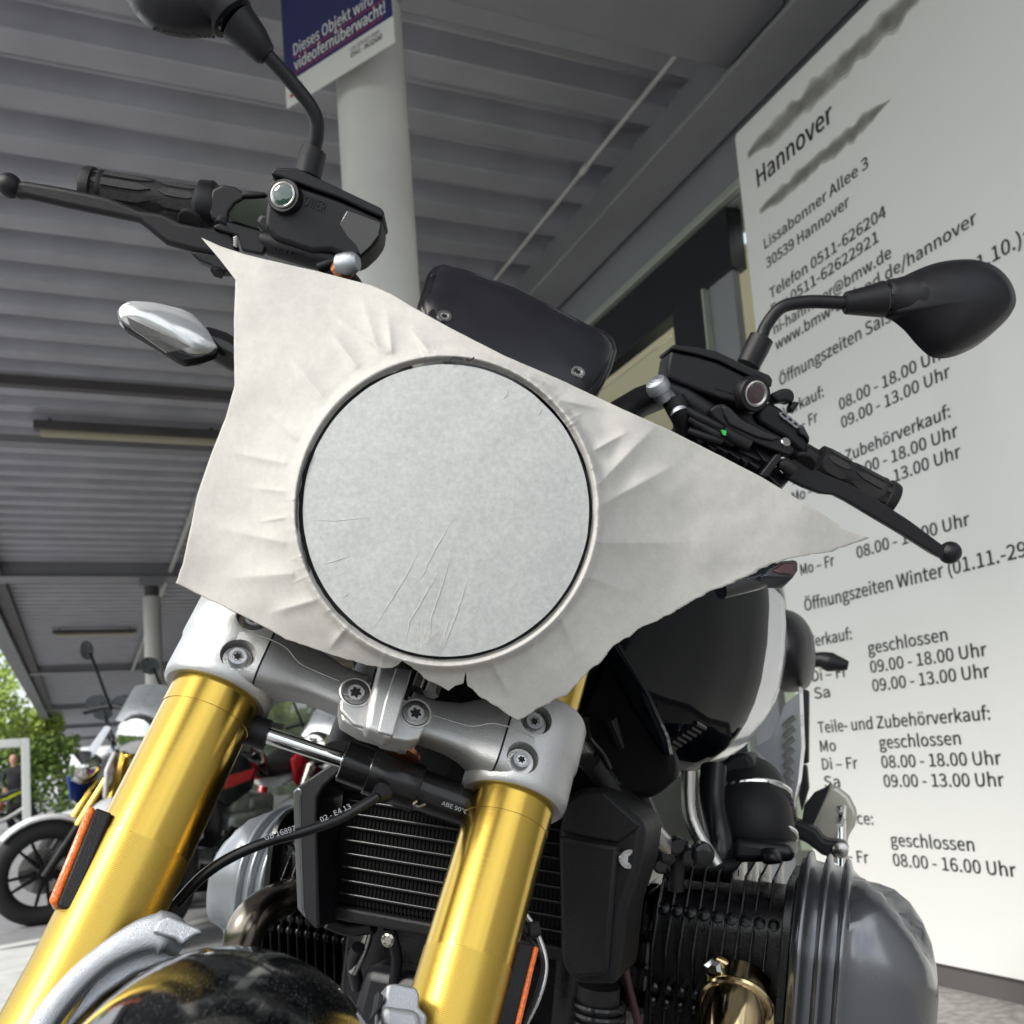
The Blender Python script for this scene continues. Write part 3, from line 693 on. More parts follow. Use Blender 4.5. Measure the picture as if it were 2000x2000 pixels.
    mk('tail', *loft([[q(a, b + hh * math.sin(u), wd * math.cos(u)) for u in [i * math.pi / 7 for i in range(14)]] for (a, b), wd, hh in (((.98, .72), .10, .03), ((1.15, .76), .12, .06), ((1.35, .85), .1, .045), ((1.58, .93), .05, .02))]), M[tailm], t)
    mk('tail_lamp', *box(F, 1.5, 1.6, .86, .9, -.04, .04), M['red'], t, bevel=.01)
    mk('rear_shock', *tube([q(.98, .42, .08), q(1.08, .70, .08)], .03, 10), M['red'], t)
    e = MB()
    for a0, a1, b0, b1, d in ((.42, .86, .34, .62, .16), (.48, .66, .6, .76, .12), (.7, .96, .42, .7, .10)): e.add(box(F, a0, a1, b0, b1, -d, d))
    e.build('engine', M['castbg'], t, bevel=.03)
    mk('crankcase_cover', *rev(q(.74, .44), Y2, [(.11, -.2), (.12, -.17), (.12, .17), (.11, .2)], 24), M['castbg'], t)
    mk('swingarm', *tube([q(.85, .4, .1), q(1.44, .31, .12)], .035, 8), M['plastic_dark'], t)
    mk('exhaust', *tube([q(.4, .5, -.1), q(.34, .3, -.12), q(.6, .2, -.14), q(1.0, .26, -.18), q(1.45, .5, -.2)], [.025, .025, .03, .05, .06], 12, 4), M['steel'], t)
    mk('radiator', *box(F, .3, .34, .45, .78, -.15, .15), M['plastic_dark'], t)
    mk('frame_tube', *tube([q(.36, .86, .12), q(.7, .74, .14), q(.92, .55, .12)], .025, 8), M['plastic_dark'], t)
    return t
f0 = onp(80, 1806, 2, 0)
ang = R(50); Xh = Vector((math.cos(ang), math.sin(ang), 0)); Xs = Vector((math.cos(ang - R(38)), math.sin(ang - R(38)), 0))
bg_bike(f0 - Xh * .3 + Xs * .3, ang, 'white, blue and red motorcycle with gold fork, leftmost of the parked row', 'white_paint', 'blue', 'red', 'white_paint', steer=R(38))
g2 = onp(545, 1515, 1, 6.4) - Xh * 1.32; g2.z = 0
bg_bike(g2, ang, 'second motorcycle in the row with a white tail above a red spring', 'gloss', 'gloss', 'red', 'white_paint', s_=1.05)
X3 = Vector((math.cos(R(80)), math.sin(R(80)), 0)); g3 = onp(240, 1400, 1, 5.6) - X3 * .30; g3.z = 0
bg_bike(g3, R(80), 'tall white and blue motorcycle with screen and gold fork, nearest behind the left fork tube', 'white_paint', 'white_paint', 'blue', 'white_paint', s_=1.12, steer=R(12))
bg_bike(g2 + Vector((.80, .45, 0)), ang, 'white and red motorcycle parked beyond the white tailed black one', 'white_paint', 'red', 'white_paint', 'white_paint', 'steel')
bg_bike(f0 - Xh * .3 + Xs * .3 + Vector((.15, 1.3, 0)), ang, 'motorcycle with a silver tank and steel fork half hidden behind the blue and white one', 'silver_paint', 'white_paint', 'red', 'silver_paint', 'steel', steer=R(20))
bg_bike(Vector((onp(-8, 1560, 1, 26).x - .9, 26, 0)), R(14), 'bright yellow motorcycle beside the person at the far hedge', 'hivis', 'hivis', 'hivis', 'hivis', 'steel')

# ================================================================ THE MOTORCYCLE
base = MN.pt(0, 0, -.45); base.z = 0
BK = empty('motorcycle', base, 'large black roadster in front with gold fork tubes, its headlamp masked with white paper', 'motorcycle')
def z1(*p): return [(.414 * x, .414 * y) for x, y in p]
def z2(*p): return [(700 + .414 * x, .414 * y) for x, y in p]
def z3(*p): return [(1200 + .414 * x, .414 * y) for x, y in p]
def z8(*p): return [(1200 + .414 * x, 600 + .414 * y) for x, y in p]
def zq(*p): return [(1200 + .2329 * x, 620 + .2329 * y) for x, y in p]     # right hand controls close-up
def z6(*p): return [(400 + .414 * x, 1200 + .414 * y) for x, y in p]
def zc(*p): return [(640 + .2795 * x, 1250 + .2795 * y) for x, y in p]     # clamp close-up
def zl(*p): return [(300 + .207 * x, 1150 + .207 * y) for x, y in p]       # left clamp close-up
def z7(*p): return [(1100 + .4658 * x, 1200 + .4658 * y) for x, y in p]
def fk(x, y, w_=0): return FK.hit(x, y, w_)

# ---- fork tubes
def fork_leg(side):
    o = FK.pt(side * .103, 0, 0); rt = .0283
    if side < 0: prof = [(rt, .16), (rt, -.205), (rt + .001, -.235), (rt + .006, -.275), (rt + .009, -.33), (rt + .009, -.345), (.02, -.346)]
    else: prof = [(rt, .20), (rt, -.215), (rt + .001, -.245), (rt + .006, -.285), (rt + .009, -.33), (rt + .009, -.345), (.02, -.346)]
    # dense rings so the turning marks follow the tube
    V, F_ = rev(o, fF, prof, 72, ref=fL)
    seg = 72; uv = []
    for r_, h_ in prof: uv += [(k / seg, -.015 - h_) for k in range(seg)]
    t = mk('fork_tube', V, F_, M['gold'], BK, uvs=uv)
    mk('top_ring', *rev(o, fF, [(rt, -.0385), (rt + .0004, -.0383), (rt + .0004, -.018)], 72), M['gold'], t)
    mk('dust_seal', *rev(o, fF, [(rt + .0085, -.3462), (rt + .010, -.349), (rt + .010, -.362), (rt - .004, -.366)], 48), M['plastic_dark'], t)
    mk('inner_tube', *rev(o, fF, [(.023, -.3665), (.023, -.50)], 32), M['yellowpaint' if side < 0 else 'steel'], t)
fork_leg(-1); fork_leg(1)

# ---- lower fork clamp: two collars, arms, central ridge, recessed bolts
def clamp():
    t = None
    b = MB()
    def collar(side):
        prof = [(.0290, -.0205), (.0330, -.0215), (.0355, -.019), (.0362, -.014), (.0360, .0105), (.0372, .0125), (.0372, .042), (.0352, .0465), (.0290, .0475)]
        return rev(FK.pt(side * .103, 0, 0), fF, prof, 64)
    body = mk('fork_clamp', *slab(FK, zc((118, 300), (150, 280), (330, 292), (420, 300), (560, 380), (660, 420), (705, 480), (700, 580), (640, 690), (560, 705), (460, 690), (250, 610), (180, 590), (85, 490), (90, 400)), .046, .030), M['cast'], BK, bevel=.0045, seg=4)
    cols = {q: mk('clamp_collar', *collar(q), M['cast'], body) for q in (-1, 1)}
    # swept arm from the centre out to each collar: rounded sections in the (up, forward) plane
    for s in (-1, 1):
        secs = [(.016, .015, .006, .013, .014), (.032, .0145, .007, .012, .013), (.048, .0165, .009, .0125, .014), (.060, .021, .011, .015, .015),
                (.070, .027, .0125, .019, .016), (.080, .0305, .013, .023, .0155), (.092, .0325, .0130, .0225, .0150), (.104, .031, .0130, .0215, .014), (.117, .028, .013, .020, .008)]
        loops = []
        for l, hf, cf, hn, cn in secs:
            lp = []
            for i in range(28):
                a = 2 * math.pi * i / 28; ca, sa = math.cos(a), math.sin(a)
                lp.append(FK.pt(s * l, cf + hf * math.copysign(abs(ca) ** .45, ca), cn + hn * math.copysign(abs(sa) ** .45, sa)))
            loops.append(lp)
        # slit between arm and pinch bolt part
        k = 4
        mk('arm', *loft(loops[:k + 2]), M['cast'], body)
        n_ = [list(x) for x in loops[k + 1:]]; n_[0] = [p + fL * s * .0014 for p in n_[0]]
        jaw = mk('clamp_jaw', *loft(n_), M['cast'], body)
        mk('slit_face', *loft([[p + fL * s * d - (p - FK.pt(s * .08, 0, .014)) * .02 for p in loops[k + 1]] for d in (.0002, .0014)]), M['rubber'], body)
        # casting line along the arm
        for q_ in (0,):
            pts = [FK.pt(s * l, .008 + .004 * (l > .06) , cn + hn + .0002) for l, hf, cf, hn, cn in secs[1:8]]
            mk('casting_line', *tube(pts, .0005, 6, 4), M['cast'], body)
        for f_, l_ in ((-.008, .096), (.0215, .0975)):
            c = FK.pt(s * l_, f_ + .0035, .0372)
            # countersunk cup
            cutter = rev(c, fN, [(.0002, -.0085), (.0092, -.0082), (.0108, -.001), (.0120, .006), (.0002, .0065)], 48)
            cut(jaw, cutter)
            lin = rev(c, fN, [(.0002, -.0080), (.0090, -.0080), (.0090, -.0074), (.0002, -.0074)], 40)
            cup = mk('bolt_recess', *lin, M['steel'], body)
            cut(cols[s], cutter)
            torx(Fr(c, fL, fF, fN), c - fN * .0030, .0060, cup, M['castblue'])
    # central block: boss with a raised ridge and two bolts
    def zz(*p): return zc(*p)
    mk('boss_foot', *slab(FK, zz((85, 470), (180, 560), (250, 600), (460, 665), (640, 660), (625, 690), (550, 708), (460, 705), (240, 640), (100, 560)), .0435, .028), M['cast'], body, bevel=.003)
    mk('ridge', *slab(FK, zz((372, 120), (590, 190), (520, 440), (455, 690), (400, 680), (350, 650), (255, 620), (300, 380)), .056, .040), M['cast'], body, bevel=.004, seg=4)
    mk('ridge_face', *slab(FK, zz((478, 190), (592, 205), (525, 430), (458, 668), (348, 640), (400, 420)), .0572, .050), M['cast'], body, bevel=.0012)
    for p in ((196, 362), (617, 508)):
        c = FK.hit(*zc(p)[0], .0470); torx(Fr(c, fL, fF, fN), c, .0088, body, M['steel'])
        V, F_ = rev(c, fN, [(.0088, -.0005), (.0094, .0002), (.0102, -.0002), (.0104, -.002)], 40); mk('bolt_seat', V, F_[:-2], M['cast'], body)
    mk('steering_stem', *rev(FK.pt(0, 0, -.04), fF, [(.020, -.01), (.020, .16)], 32), M['plastic_dark'], BK)
    mk('ridge_gap', *slab(FK, zz((330, 200), (372, 205), (312, 342), (296, 340)), .0475, .046), M['rubber'], body, smooth=False)
    mk('ridge_gap', *slab(FK, zz((592, 205), (625, 215), (560, 415), (528, 410)), .0475, .046), M['rubber'], body, smooth=False)
    # upper clamp and headlamp bracket behind the paper
    mk('upper_clamp', *fslab(FK, rrect(.14, .035, .03, 5, 0, 0), .018, -.075), M['plastic_dark'], BK, bevel=.006)
clamp()
bpy.data.objects['upper_clamp'].location += fF * .2

# bracket, hose nipple under the clamp
mk('bracket', *tube([fk(*p, .012) for p in zc((372, 640), (368, 720), (400, 745), (540, 770), (600, 760))], .0022, 10, 3), M['castblue'], BK)
mk('bracket', *slab(FK, zc((505, 700), (570, 708), (560, 770), (495, 765)), .02, .012), M['castblue'], BK, bevel=.001)
mk('copper_washer', *rev(fk(*zc((520, 800))[0], .006), fF, [(.012, -.001), (.012, .002), (.006, .0021)], 32), M['copper'], BK)
mk('hex_bolt', *rev(fk(*zc((735, 330))[0], -.01), fF, [(.006, -.006), (.006, .004)], 6), M['cast'], BK, smooth=False)
mk('hex_bolt', *rev(fk(*zc((650, 260))[0], -.01), fF, [(.005, -.01), (.005, .008)], 6), M['steel'], BK, smooth=False)

# ---- steering damper
def damper():
    w_ = -.012
    A = fk(497, 1428, w_); B = fk(676, 1487, w_); d = (B - A).normalized()
    rod = mk('damper_rod', *tube([A, B + d * .02], .0054, 24), M['chrome'], BK)
    mk('rod_stop', *tube([A - d * .004, A + d * .009], .0105, 24), M['rubber'], rod)
    C = fk(668, 1486, w_); D = fk(720, 1505, w_); E_ = fk(815, 1540, w_); G = fk(1010, 1612, w_ - .004)
    cyl = mk('damper_body', *tube([C, C + d * .001, D], [.0128, .0140, .0140], 36), M['anod'], BK)
    mk('damper_collar', *tube([D, D + d * .001, E_, E_ + d * .001], [.0156, .0163, .0163, .0156], 36), M['anod'], cyl)
    mk('damper_tube', *tube([E_, G], .0138, 36), M['anod'], cyl)
    mk('damper_seat', *tube([C - d * .0005, C + d * .0012], .0118, 30), M['chrome'], cyl)
    mk('ball_joint', *sphere(fk(560, 1452, w_) * 0 + A - d * .01, .008), M['steel'], rod)
    mk('clip', *tube([fk(*p, .006) for p in z6((1000, 880), (985, 895), (1010, 905), (1040, 895))], .0009, 6, 3), M['steel'], cyl)
    mk('small_print', *text_vf('ABE 90°C 4.2 B', .0042, fk(862, 1572, .008), G - E_, fN.cross(G - E_), .028), M['whitemark'], cyl, smooth=False)
damper()
# cables below the clamp
cab = [fk(*p) for p in ((736, 1556, .012), (700, 1578, .012), (655, 1602, .010), (590, 1625, .006), (520, 1645, .002), (450, 1675, -.004), (395, 1712, -.010), (345, 1765, -.02))]
c_ = mk('cable', *tube(cab, .0034, 16, 8), M['anod'], BK)
mk('cable', *tube([fk(*p) for p in ((980, 1792, 0), (1030, 1830, -.01), (1060, 1875, -.01), (1052, 1930, -.008), (1020, 2010, 0))], .0014, 10, 6), M['plastic'], BK)
mk('cable', *tube([fk(*p) for p in ((1015, 1770, -.01), (1045, 1815, -.012), (1066, 1880, -.012), (1052, 1950, -.01), (1010, 2030, 0))], .0017, 10, 6), M['steel'], BK)
mk('connector', *slab(FK, [(1030, 1800), (1054, 1796), (1060, 1826), (1036, 1832)], -.004, -.016), M['rubber'], BK, bevel=.002)
a_, b_ = fk(518, 1641, .008), fk(585, 1620, .012)
mk('small_print', *text_vf('GB 16897', .0048, a_, b_ - a_, fN.cross(b_ - a_), .019), M['whitemark'], c_, smooth=False)
a_, b_ = fk(628, 1606, .015), fk(700, 1572, .018)
mk('small_print', *text_vf('02 - E4 13', .0046, a_, b_ - a_, fN.cross(b_ - a_), .020), M['whitemark'], c_, smooth=False)
mk('cable_end', *tube([fk(735, 1558, .012), fk(748, 1548, .008)], [.004, .007], 12), M['plastic'], c_)

# ---- side reflectors on the tubes
def reflector(pts_amber, pts_body, w0, w1):
    b = mk('side_reflector', *slab(FK, pts_body, w0, w1), M['rubber'], BK, bevel=.0015)
    mk('amber_lens', *slab(FK, pts_amber, w0 + .0006, w1 + .002), M['amber'], b, bevel=.002)
    return b
reflector([(171, 1573), (187, 1576), (110, 1768), (93, 1761)], [(187, 1576), (219, 1588), (141, 1779), (110, 1768)], .022, .004)
reflector([(1044, 1845), (1054, 1850), (1012, 2030), (998, 2030)], [(1013, 1838), (1045, 1845), (1000, 2030), (958, 2030)], .008, -.008)

# ---- front mudguard following the wheel, and the wheel under it
def front_wheel():
    f0_ = -.545; n0 = .02
    W0 = FK.pt(-.002, f0_, n0)
    tyre = MB(); pts = [W0 + (fF * math.cos(a) + fN * math.sin(a)) * .255 for a in [k * math.pi / 36 for k in range(73)]]
    tyre.add(tube(pts, .058, 16, cap=False)); tw = tyre.build('front_tyre', M['tyre'], BK)
    rim = MB().add(tube([W0 + (fF * math.cos(a) + fN * math.sin(a)) * .205 for a in [k * math.pi / 36 for k in range(73)]], .03, 10, cap=False))
    for k in range(10):
        a = k * math.pi / 5; d_ = fF * math.cos(a) + fN * math.sin(a); rim.add(tube([W0 + d_ * .04, W0 + d_ * .2], [.02, .012], 8))
    rim.add(rev(W0, fL, [(.05, -.06), (.05, .06)], 24)); rim.build('rim', M['plastic_dark'], tw)
    RO = .375
    loops = []
    for k in range(41):
        a = R(-34 + 112 * k / 40); d_ = fF * math.cos(a) + fN * math.sin(a); lp = []
        end = 1 - .25 * max(0, (k - 34) / 6) ** 2
        for i in range(33):
            t_ = R(-105 + 210 * i / 32); hw = .069 * end
            lp.append(W0 + d_ * (RO - .060 + .060 * math.cos(t_)) + fL * hw * math.sin(t_))
        lp += [p - d_ * .003 - (p - (W0 + d_ * (RO - .06))).normalized() * .002 for p in lp[::-1]]
        loops.append(lp)
    mk('front_fender', *loft(loops), M['fenderblack'], BK)
front_wheel()
def fender_stay():
    # left stay: flat curved bar from the fork foot up to a hooked end on the fender
    pth = [(20, 2120, .040), (95, 1985, .038), (180, 1890, .038), (265, 1835, .040), (320, 1822, .040), (352, 1842, .034)]
    P_ = [fk(*p) for p in pth]; q = catmull(P_, 10); loops = []
    for i, p in enumerate(q):
        k = i / (len(q) - 1); tan = (q[min(i + 1, len(q) - 1)] - q[max(0, i - 1)]).normalized()
        b = tan.cross(fN).normalized(); n_ = b.cross(tan)
        wd = .0070 + .0035 * max(0, (k - .45)) / .3 if k < .75 else .0120 - .004 * (k - .75) / .25
        lp = []
        for j in range(16):
            a = 2 * math.pi * j / 16; ca, sa = math.cos(a), math.sin(a)
            lp.append(p + b * wd * math.copysign(abs(ca) ** .6, ca) + n_ * .0065 * math.copysign(abs(sa) ** .8, sa))
        loops.append(lp)
    s = mk('fender_stay', *loft(loops), M['castblue'], BK)
    mk('hook', *slab(FK, [(296, 1820), (310, 1796), (330, 1787), (362, 1800), (392, 1812), (396, 1824), (384, 1826), (372, 1833), (356, 1846), (340, 1832)], .050, .036), M['castblue'], s, bevel=.003)
    mk('stay_flange', *slab(FK, [(180, 1915), (235, 1872), (300, 1852), (345, 1858), (362, 1868), (330, 1876), (262, 1902), (200, 1945), (140, 2005), (100, 2040)], .034, .028), M['castblue'], s, bevel=.002)
    r = mk('fender_stay', *slab(FK, z6((860, 1745), (900, 1740), (1000, 1760), (1015, 1800), (1010, 1850), (1050, 1890), (1045, 1990), (790, 1990), (830, 1900), (830, 1850), (850, 1830)), .036, .012), M['castblue'], BK, bevel=.006, seg=4)
    mk('stay_pad', *slab(FK, z6((835, 1850), (870, 1845), (1000, 1862), (1020, 1895), (1030, 2000), (880, 2000), (840, 1930)), .042, .03), M['castblue'], r, bevel=.005, seg=4)
    mk('rubber_edge', *slab(FK, z6((820, 1775), (845, 1800), (835, 1850), (800, 1900), (795, 1890), (812, 1840)), .038, .02), M['plastic'], r, bevel=.002)
fender_stay()

# ---- headlamp shell behind the paper
hr = .0865
sh = mk('headlamp', *rev(HC, hN, [(.02, -.13), (.055, -.115), (.078, -.085), (hr * .98, -.04), (hr * 1.06, -.02), (hr * 1.07, -.009), (hr * 1.05, -.0045), (hr * .97, -.0040), (hr * .96, -.0046), (.01, -.0048)], 72), M['plastic_dark'], BK)

# ---- instrument pod
pod_pts = z2((300, 1460), (325, 1385), (348, 1310), (370, 1272), (410, 1258), (530, 1298), (740, 1378), (900, 1460), (1080, 1556), (1140, 1580), (1186, 1612), (1198, 1650), (1176, 1720), (1136, 1796), (1090, 1850), (1020, 1868), (500, 1790))
pod = mk('instrument_housing', *slab(FK, z2((275, 1450), (300, 1370), (325, 1285), (350, 1245), (400, 1232), (520, 1262), (740, 1345), (900, 1425), (1090, 1520), (1160, 1545), (1215, 1590), (1228, 1640), (1205, 1720), (1165, 1800), (1115, 1870), (1040, 1900), (500, 1800)), -.02, -.065), M['plastic_grey'], BK, bevel=.012, seg=5)
mk('front_shell', *puff(FK, pod_pts, [(1, -.004), (.985, .001), (.95, .004), (.85, .0075), (.6, .0105), (.3, .0115), (.02, .012)], -.0135, 3), M['plastic_grey'], pod)
mk('rim_band', *slab(FK, z2((285, 1445), (312, 1375), (338, 1300), (362, 1258), (405, 1246), (530, 1285), (740, 1365), (900, 1450), (1085, 1545), (1150, 1568), (1198, 1605), (1210, 1645), (1188, 1720), (1148, 1800), (1100, 1860), (1030, 1880), (500, 1780)), -.012, -.022), M['plastic_grey'], pod, bevel=.006, seg=4)
for p in ((402, 1505), (1030, 1768)):
    c = FK.hit(*z2(p)[0], -.0085)
    mk('recess', *rev(c, fN, [(.0005, .0006), (.0125, .0006), (.0135, .0002), (.0145, -.001)], 36), M['rubber'], pod)
    torx(Fr(c + fN * .0042, fL, fF, fN), c + fN * .0042, .0068, pod, M['steel'])
mk('seam', *tube([FK.hit(*p, -.0118) for p in z2((345, 1300), (440, 1285), (480, 1305), (560, 1298), (800, 1400), (1020, 1510), (1090, 1570), (1180, 1620))], .0006, 6, 4), M['gloss'], pod)
mk('instrument_bracket', *tube([FK.hit(1010, 700, -.04), FK.pt(.0, .16, -.03)], .012, 10), M['plastic_dark'], BK)

# ---- handlebar
cN = (fN - fF * .75).normalized()                     # the bar controls are rolled forward on the bar
def ctl(x, y):
    o = FK.hit(x, y, 0); return Fr(o, fL, cN.cross(fL), cN)
CTL, CTR = ctl(555, 385), ctl(1467, 770)
HB = [CTL.hit(*p) for p in ((205, 382, -.035), (330, 408, -.035), (545, 452, -.04), (640, 520, -.045))]
HBr = [CTR.hit(*p) for p in ((1715, 975, -.035), (1600, 905, -.035), (1430, 815, -.04), (1290, 770, -.045))]
mk('handlebar', *tube([HB[0], HB[1], HB[2], HB[3], FK.pt(-.05, .30, -.03), FK.pt(.05, .30, -.03), HBr[3], HBr[2], HBr[1], HBr[0]], [.011, .011, .012, .014, .015, .015, .014, .012, .011, .011], 20, 5), M['plastic'], BK)

def grip(a, b, name='grip'):
    a, b = Vector(a), Vector(b); d = (b - a).normalized(); L_ = (b - a).length
    g = mk(name, *rev(a, d, [(.012, -.004), (.0185, -.003), (.0195, 0), (.0195, .006), (.0165, .0075), (.0165, .011), (.0185, .012), (.0185, .015), (.0165, .018), (.0165, L_ * .5), (.0172, L_ * .9), (.0172, L_)], 40), M['rubber'], BK)
    n_ = (fN - d * fN.dot(d)).normalized(); s = d.cross(n_)
    pads = MB()
    for k in range(-2, 4):
        an = R(k * 34 + 20); q = n_ * math.cos(an) + s * math.sin(an); r_ = s * math.cos(an) - n_ * math.sin(an)
        for u0, u1 in ((.03, .58), (.64, .97)):
            p0, p1 = a + d * L_ * u0 + q * .0172, a + d * L_ * u1 + q * .0174
            m_ = (p0 + p1) / 2
            lo = [p0, m_ + r_ * .0032 + (p0 - m_) * .6, m_ + r_ * .0036, m_ + r_ * .0032 + (p1 - m_) * .6, p1, m_ - r_ * .0032 + (p1 - m_) * .6, m_ - r_ * .0036, m_ - r_ * .0032 + (p0 - m_) * .6]
            pads.add(prism([x + q * .0004 for x in lo], [x - q * .002 for x in lo]))
    pads.build('grip_pad', M['tyre'], g)
    return g
def mirror_stalk(path, rs, sleeve, w_boot, name='mirror'):
    pass

CT = ctl(555, 385)
# ================= controls at the left of the picture (throttle side)
W_ = 0.0
gL = grip(CT.hit(*z1((415, 893))[0], -.03), CT.hit(*z1((960, 985))[0], -.03))
mk('grip_collar', *tube([CT.hit(*p, -.03) for p in z1((930, 975), (950, 980), (1015, 985), (1035, 985))], [.0195, .0235, .0235, .021], 40), M['plastic'], BK)
mk('throttle_housing', *slab(CT, z1((990, 930), (1000, 890), (1050, 868), (1110, 880), (1160, 915), (1150, 940), (1110, 960), (1080, 1000), (1075, 1040), (1000, 1040), (985, 1000)), -.008, -.055), M['plastic'], BK, bevel=.006, seg=4)
sw = mk('switch_housing', *slab(CT, z1((1070, 935), (1130, 915), (1250, 905), (1330, 940), (1330, 1050), (1290, 1130), (1140, 1080), (1030, 1050), (1040, 990)), -.010, -.05), M['gloss'], BK, bevel=.005, seg=3)
mk('switch_button', *slab(CT, z1((1135, 905), (1180, 898), (1250, 905), (1250, 925), (1140, 930)), -.006, -.03), M['plastic'], sw, bevel=.003)
mk('clamp_block', *slab(CT, z1((1200, 1040), (1230, 1000), (1290, 1010), (1330, 1060), (1300, 1130), (1250, 1120)), .006, -.03), M['plastic'], BK, bevel=.004)
# reservoir
rs = mk('brake_reservoir', *slab(CT, z1((1274, 832), (1300, 836), (1600, 938), (1808, 1030), (1798, 1110), (1760, 1160), (1700, 1215), (1650, 1222), (1600, 1200), (1560, 1185), (1470, 1190), (1290, 1130), (1262, 1090), (1245, 1060), (1250, 1000)), .018, -.03), M['plastic'], BK, bevel=.007, seg=5)
mk('reservoir_lid', *slab(CT, z1((1283, 800), (1300, 788), (1400, 792), (1600, 885), (1795, 978), (1814, 1000), (1806, 1028), (1600, 932), (1300, 828), (1276, 824)), .021, -.034), M['plastic'], rs, bevel=.0035, seg=4)
mk('reservoir_side', *slab(CT, z1((1640, 990), (1796, 1050), (1786, 1110), (1750, 1160), (1700, 1205), (1680, 1160), (1640, 1120), (1600, 1060)), .0185, .012), M['gloss'], rs, bevel=.0006)
c = CT.hit(*z1((1345, 930))[0], .0185)
ey = Fr(c, fL, fF, (cN - fL * .25).normalized())
mk('sight_boss', *rev(c, ey.c, [(.0150, -.006), (.0150, .002), (.0138, .0045), (.0115, .0045)], 40), M['plastic'], rs)
g_ = mk('sight_glass', *rev(c, ey.c, [(.0085, .0040), (.0085, .0052), (.006, .0058), (.001, .006)], 40), M['sight'], rs)
V, F_ = rev(c, ey.c, [(.0112, .0040), (.0110, .0056), (.0100, .0060), (.0086, .0050)], 40); mk('chrome_ring', V, F_[:-2], M['steel'], g_)
mk('raised_lettering', *text_vf('LOWER', .0125, CT.hit(*z1((1412, 960))[0], .0183), CT.hit(*z1((1520, 1000))[0], .0183) - CT.hit(*z1((1412, 960))[0], .0183), CT.b, .022, 0, .0006), M['plastic_grey'], rs, smooth=False)
# master cylinder, link, banjo
mc = mk('master_cylinder', *tube([CT.hit(*p, .004) for p in z1((1230, 1130), (1280, 1150), (1480, 1210), (1640, 1250))], [.0085, .0105, .0105, .009], 24), M['plastic'], BK)
a_, b_ = CT.hit(*z1((1295, 1178))[0], .0150), CT.hit(*z1((1425, 1205))[0], .0150)
mk('raised_lettering', *text_vf('NISSIN', .0125, a_, b_ - a_, fF, .0235, 0, .0008), M['plastic_grey'], mc, smooth=False)
mk('pivot_plate', *slab(CT, z1((1010, 1060), (1060, 1042), (1240, 1090), (1260, 1130), (1240, 1200), (1140, 1180), (1120, 1110), (1000, 1075)), .012, .004), M['plastic'], BK, bevel=.002)
mk('adjuster_wheel', *rev(CT.hit(*z1((900, 1042))[0], .006), fF, [(.010, -.0022), (.0112, -.0015), (.0112, .0015), (.010, .0022)], 22), M['rubber'], BK, smooth=False)
mk('pivot_screw', *rev(CT.hit(*z1((1047, 1058))[0], .008), fF, [(.006, -.003), (.0065, .003), (.005, .0045)], 20), M['plastic'], BK)
mk('banjo_bolt', *rev(CT.hit(*z1((1640, 1243))[0], .012), (fN + fL * .5 + fF * .3), [(.0105, -.012), (.0105, -.002), (.009, .002), (.005, .004)], 24), M['copper'], BK)
mk('banjo_bolt', *rev(CT.hit(*z1((1645, 1243))[0], .016), (fL * .9 + fN * .5 + fF * .1), [(.0088, -.010), (.0098, -.002), (.0092, .005), (.0065, .009), (.003, .0095)], 24), M['castblue'], BK)
mk('brake_hose', *tube([CT.hit(*p) for p in ((655, 520, .0), (668, 530, -.01), (690, 552, -.02), (705, 580, -.03))], .007, 14, 4), M['plastic'], BK)
mk('hose_union', *tube([CT.hit(*p, .008) for p in z1((1500, 1265), (1560, 1240), (1600, 1235))], .0058, 14), M['anod'], BK)
# lever
def lever(fr_pts, thick, w0, ball, br):
    l_ = mk('lever', *slab(CT, fr_pts, w0, w0 - thick), M['plastic'], BK, bevel=thick * .42, seg=5)
    mk('lever_ball', *sphere(CT.hit(*ball, w0 - thick / 2), br), M['plastic'], l_)
    return l_
lever(z1((60, 850), (120, 850), (300, 880), (500, 922), (620, 970), (650, 985), (760, 1000), (850, 1045), (1000, 1068), (1090, 1090), (1110, 1130), (1130, 1190), (1060, 1215), (1000, 1200), (900, 1182), (780, 1150), (700, 1085), (650, 1045), (500, 1012), (300, 972), (120, 930), (60, 930)), .0105, .008, z1((45, 876))[0], .0105)
lug = mk('lever_pivot', *slab(CT, z1((895, 1180), (1000, 1195), (1080, 1215), (1085, 1260), (1075, 1280), (1010, 1280), (1000, 1255), (930, 1225), (900, 1200)), .006, -.014), M['plastic'], BK, bevel=.004)
mk('pivot_nut', *rev(CT.hit(*z1((1040, 1262))[0], -.002), fF, [(.0068, -.007), (.0068, .006)], 6), M['plastic'], lug, smooth=False)
mk('pivot_spring', *tube([CT.hit(*z1((1110 + 7 * math.sin(k * .9), 1115 + k * 1.6))[0], .010) for k in range(32)], .0009, 6), M['steel'], BK)

# ---- left mirror
mL_ = mk('mirror', *puff(CT, z1((598, -30), (610, 20), (640, 70), (690, 118), (750, 150), (850, 168), (950, 166), (1030, 150), (1075, 100), (1140, 20), (1150, -60), (1120, -170), (960, -270), (780, -300), (640, -220)), [(s_, d * .028) for s_, d in DOME], .02, 4), M['plastic_grey'], BK)
mk('mirror_glass', *puff(CT, z1((650, -20), (700, 60), (820, 110), (960, 110), (1060, 20), (1080, -100), (940, -220), (760, -240), (660, -150)), [(1, 0), (1, -.002), (.05, -.002)], -.0082, 4), M['chrome'], mL_)
mk('raised_lettering', *text_vf('E4  028 03 3417  21 26 A', .0065, CT.hit(*z1((720, 140))[0], .044), CT.hit(*z1((940, 172))[0], .044) - CT.hit(*z1((720, 140))[0], .044), fF, .05, .0002, .0003), M['rubber'], mL_, smooth=False)
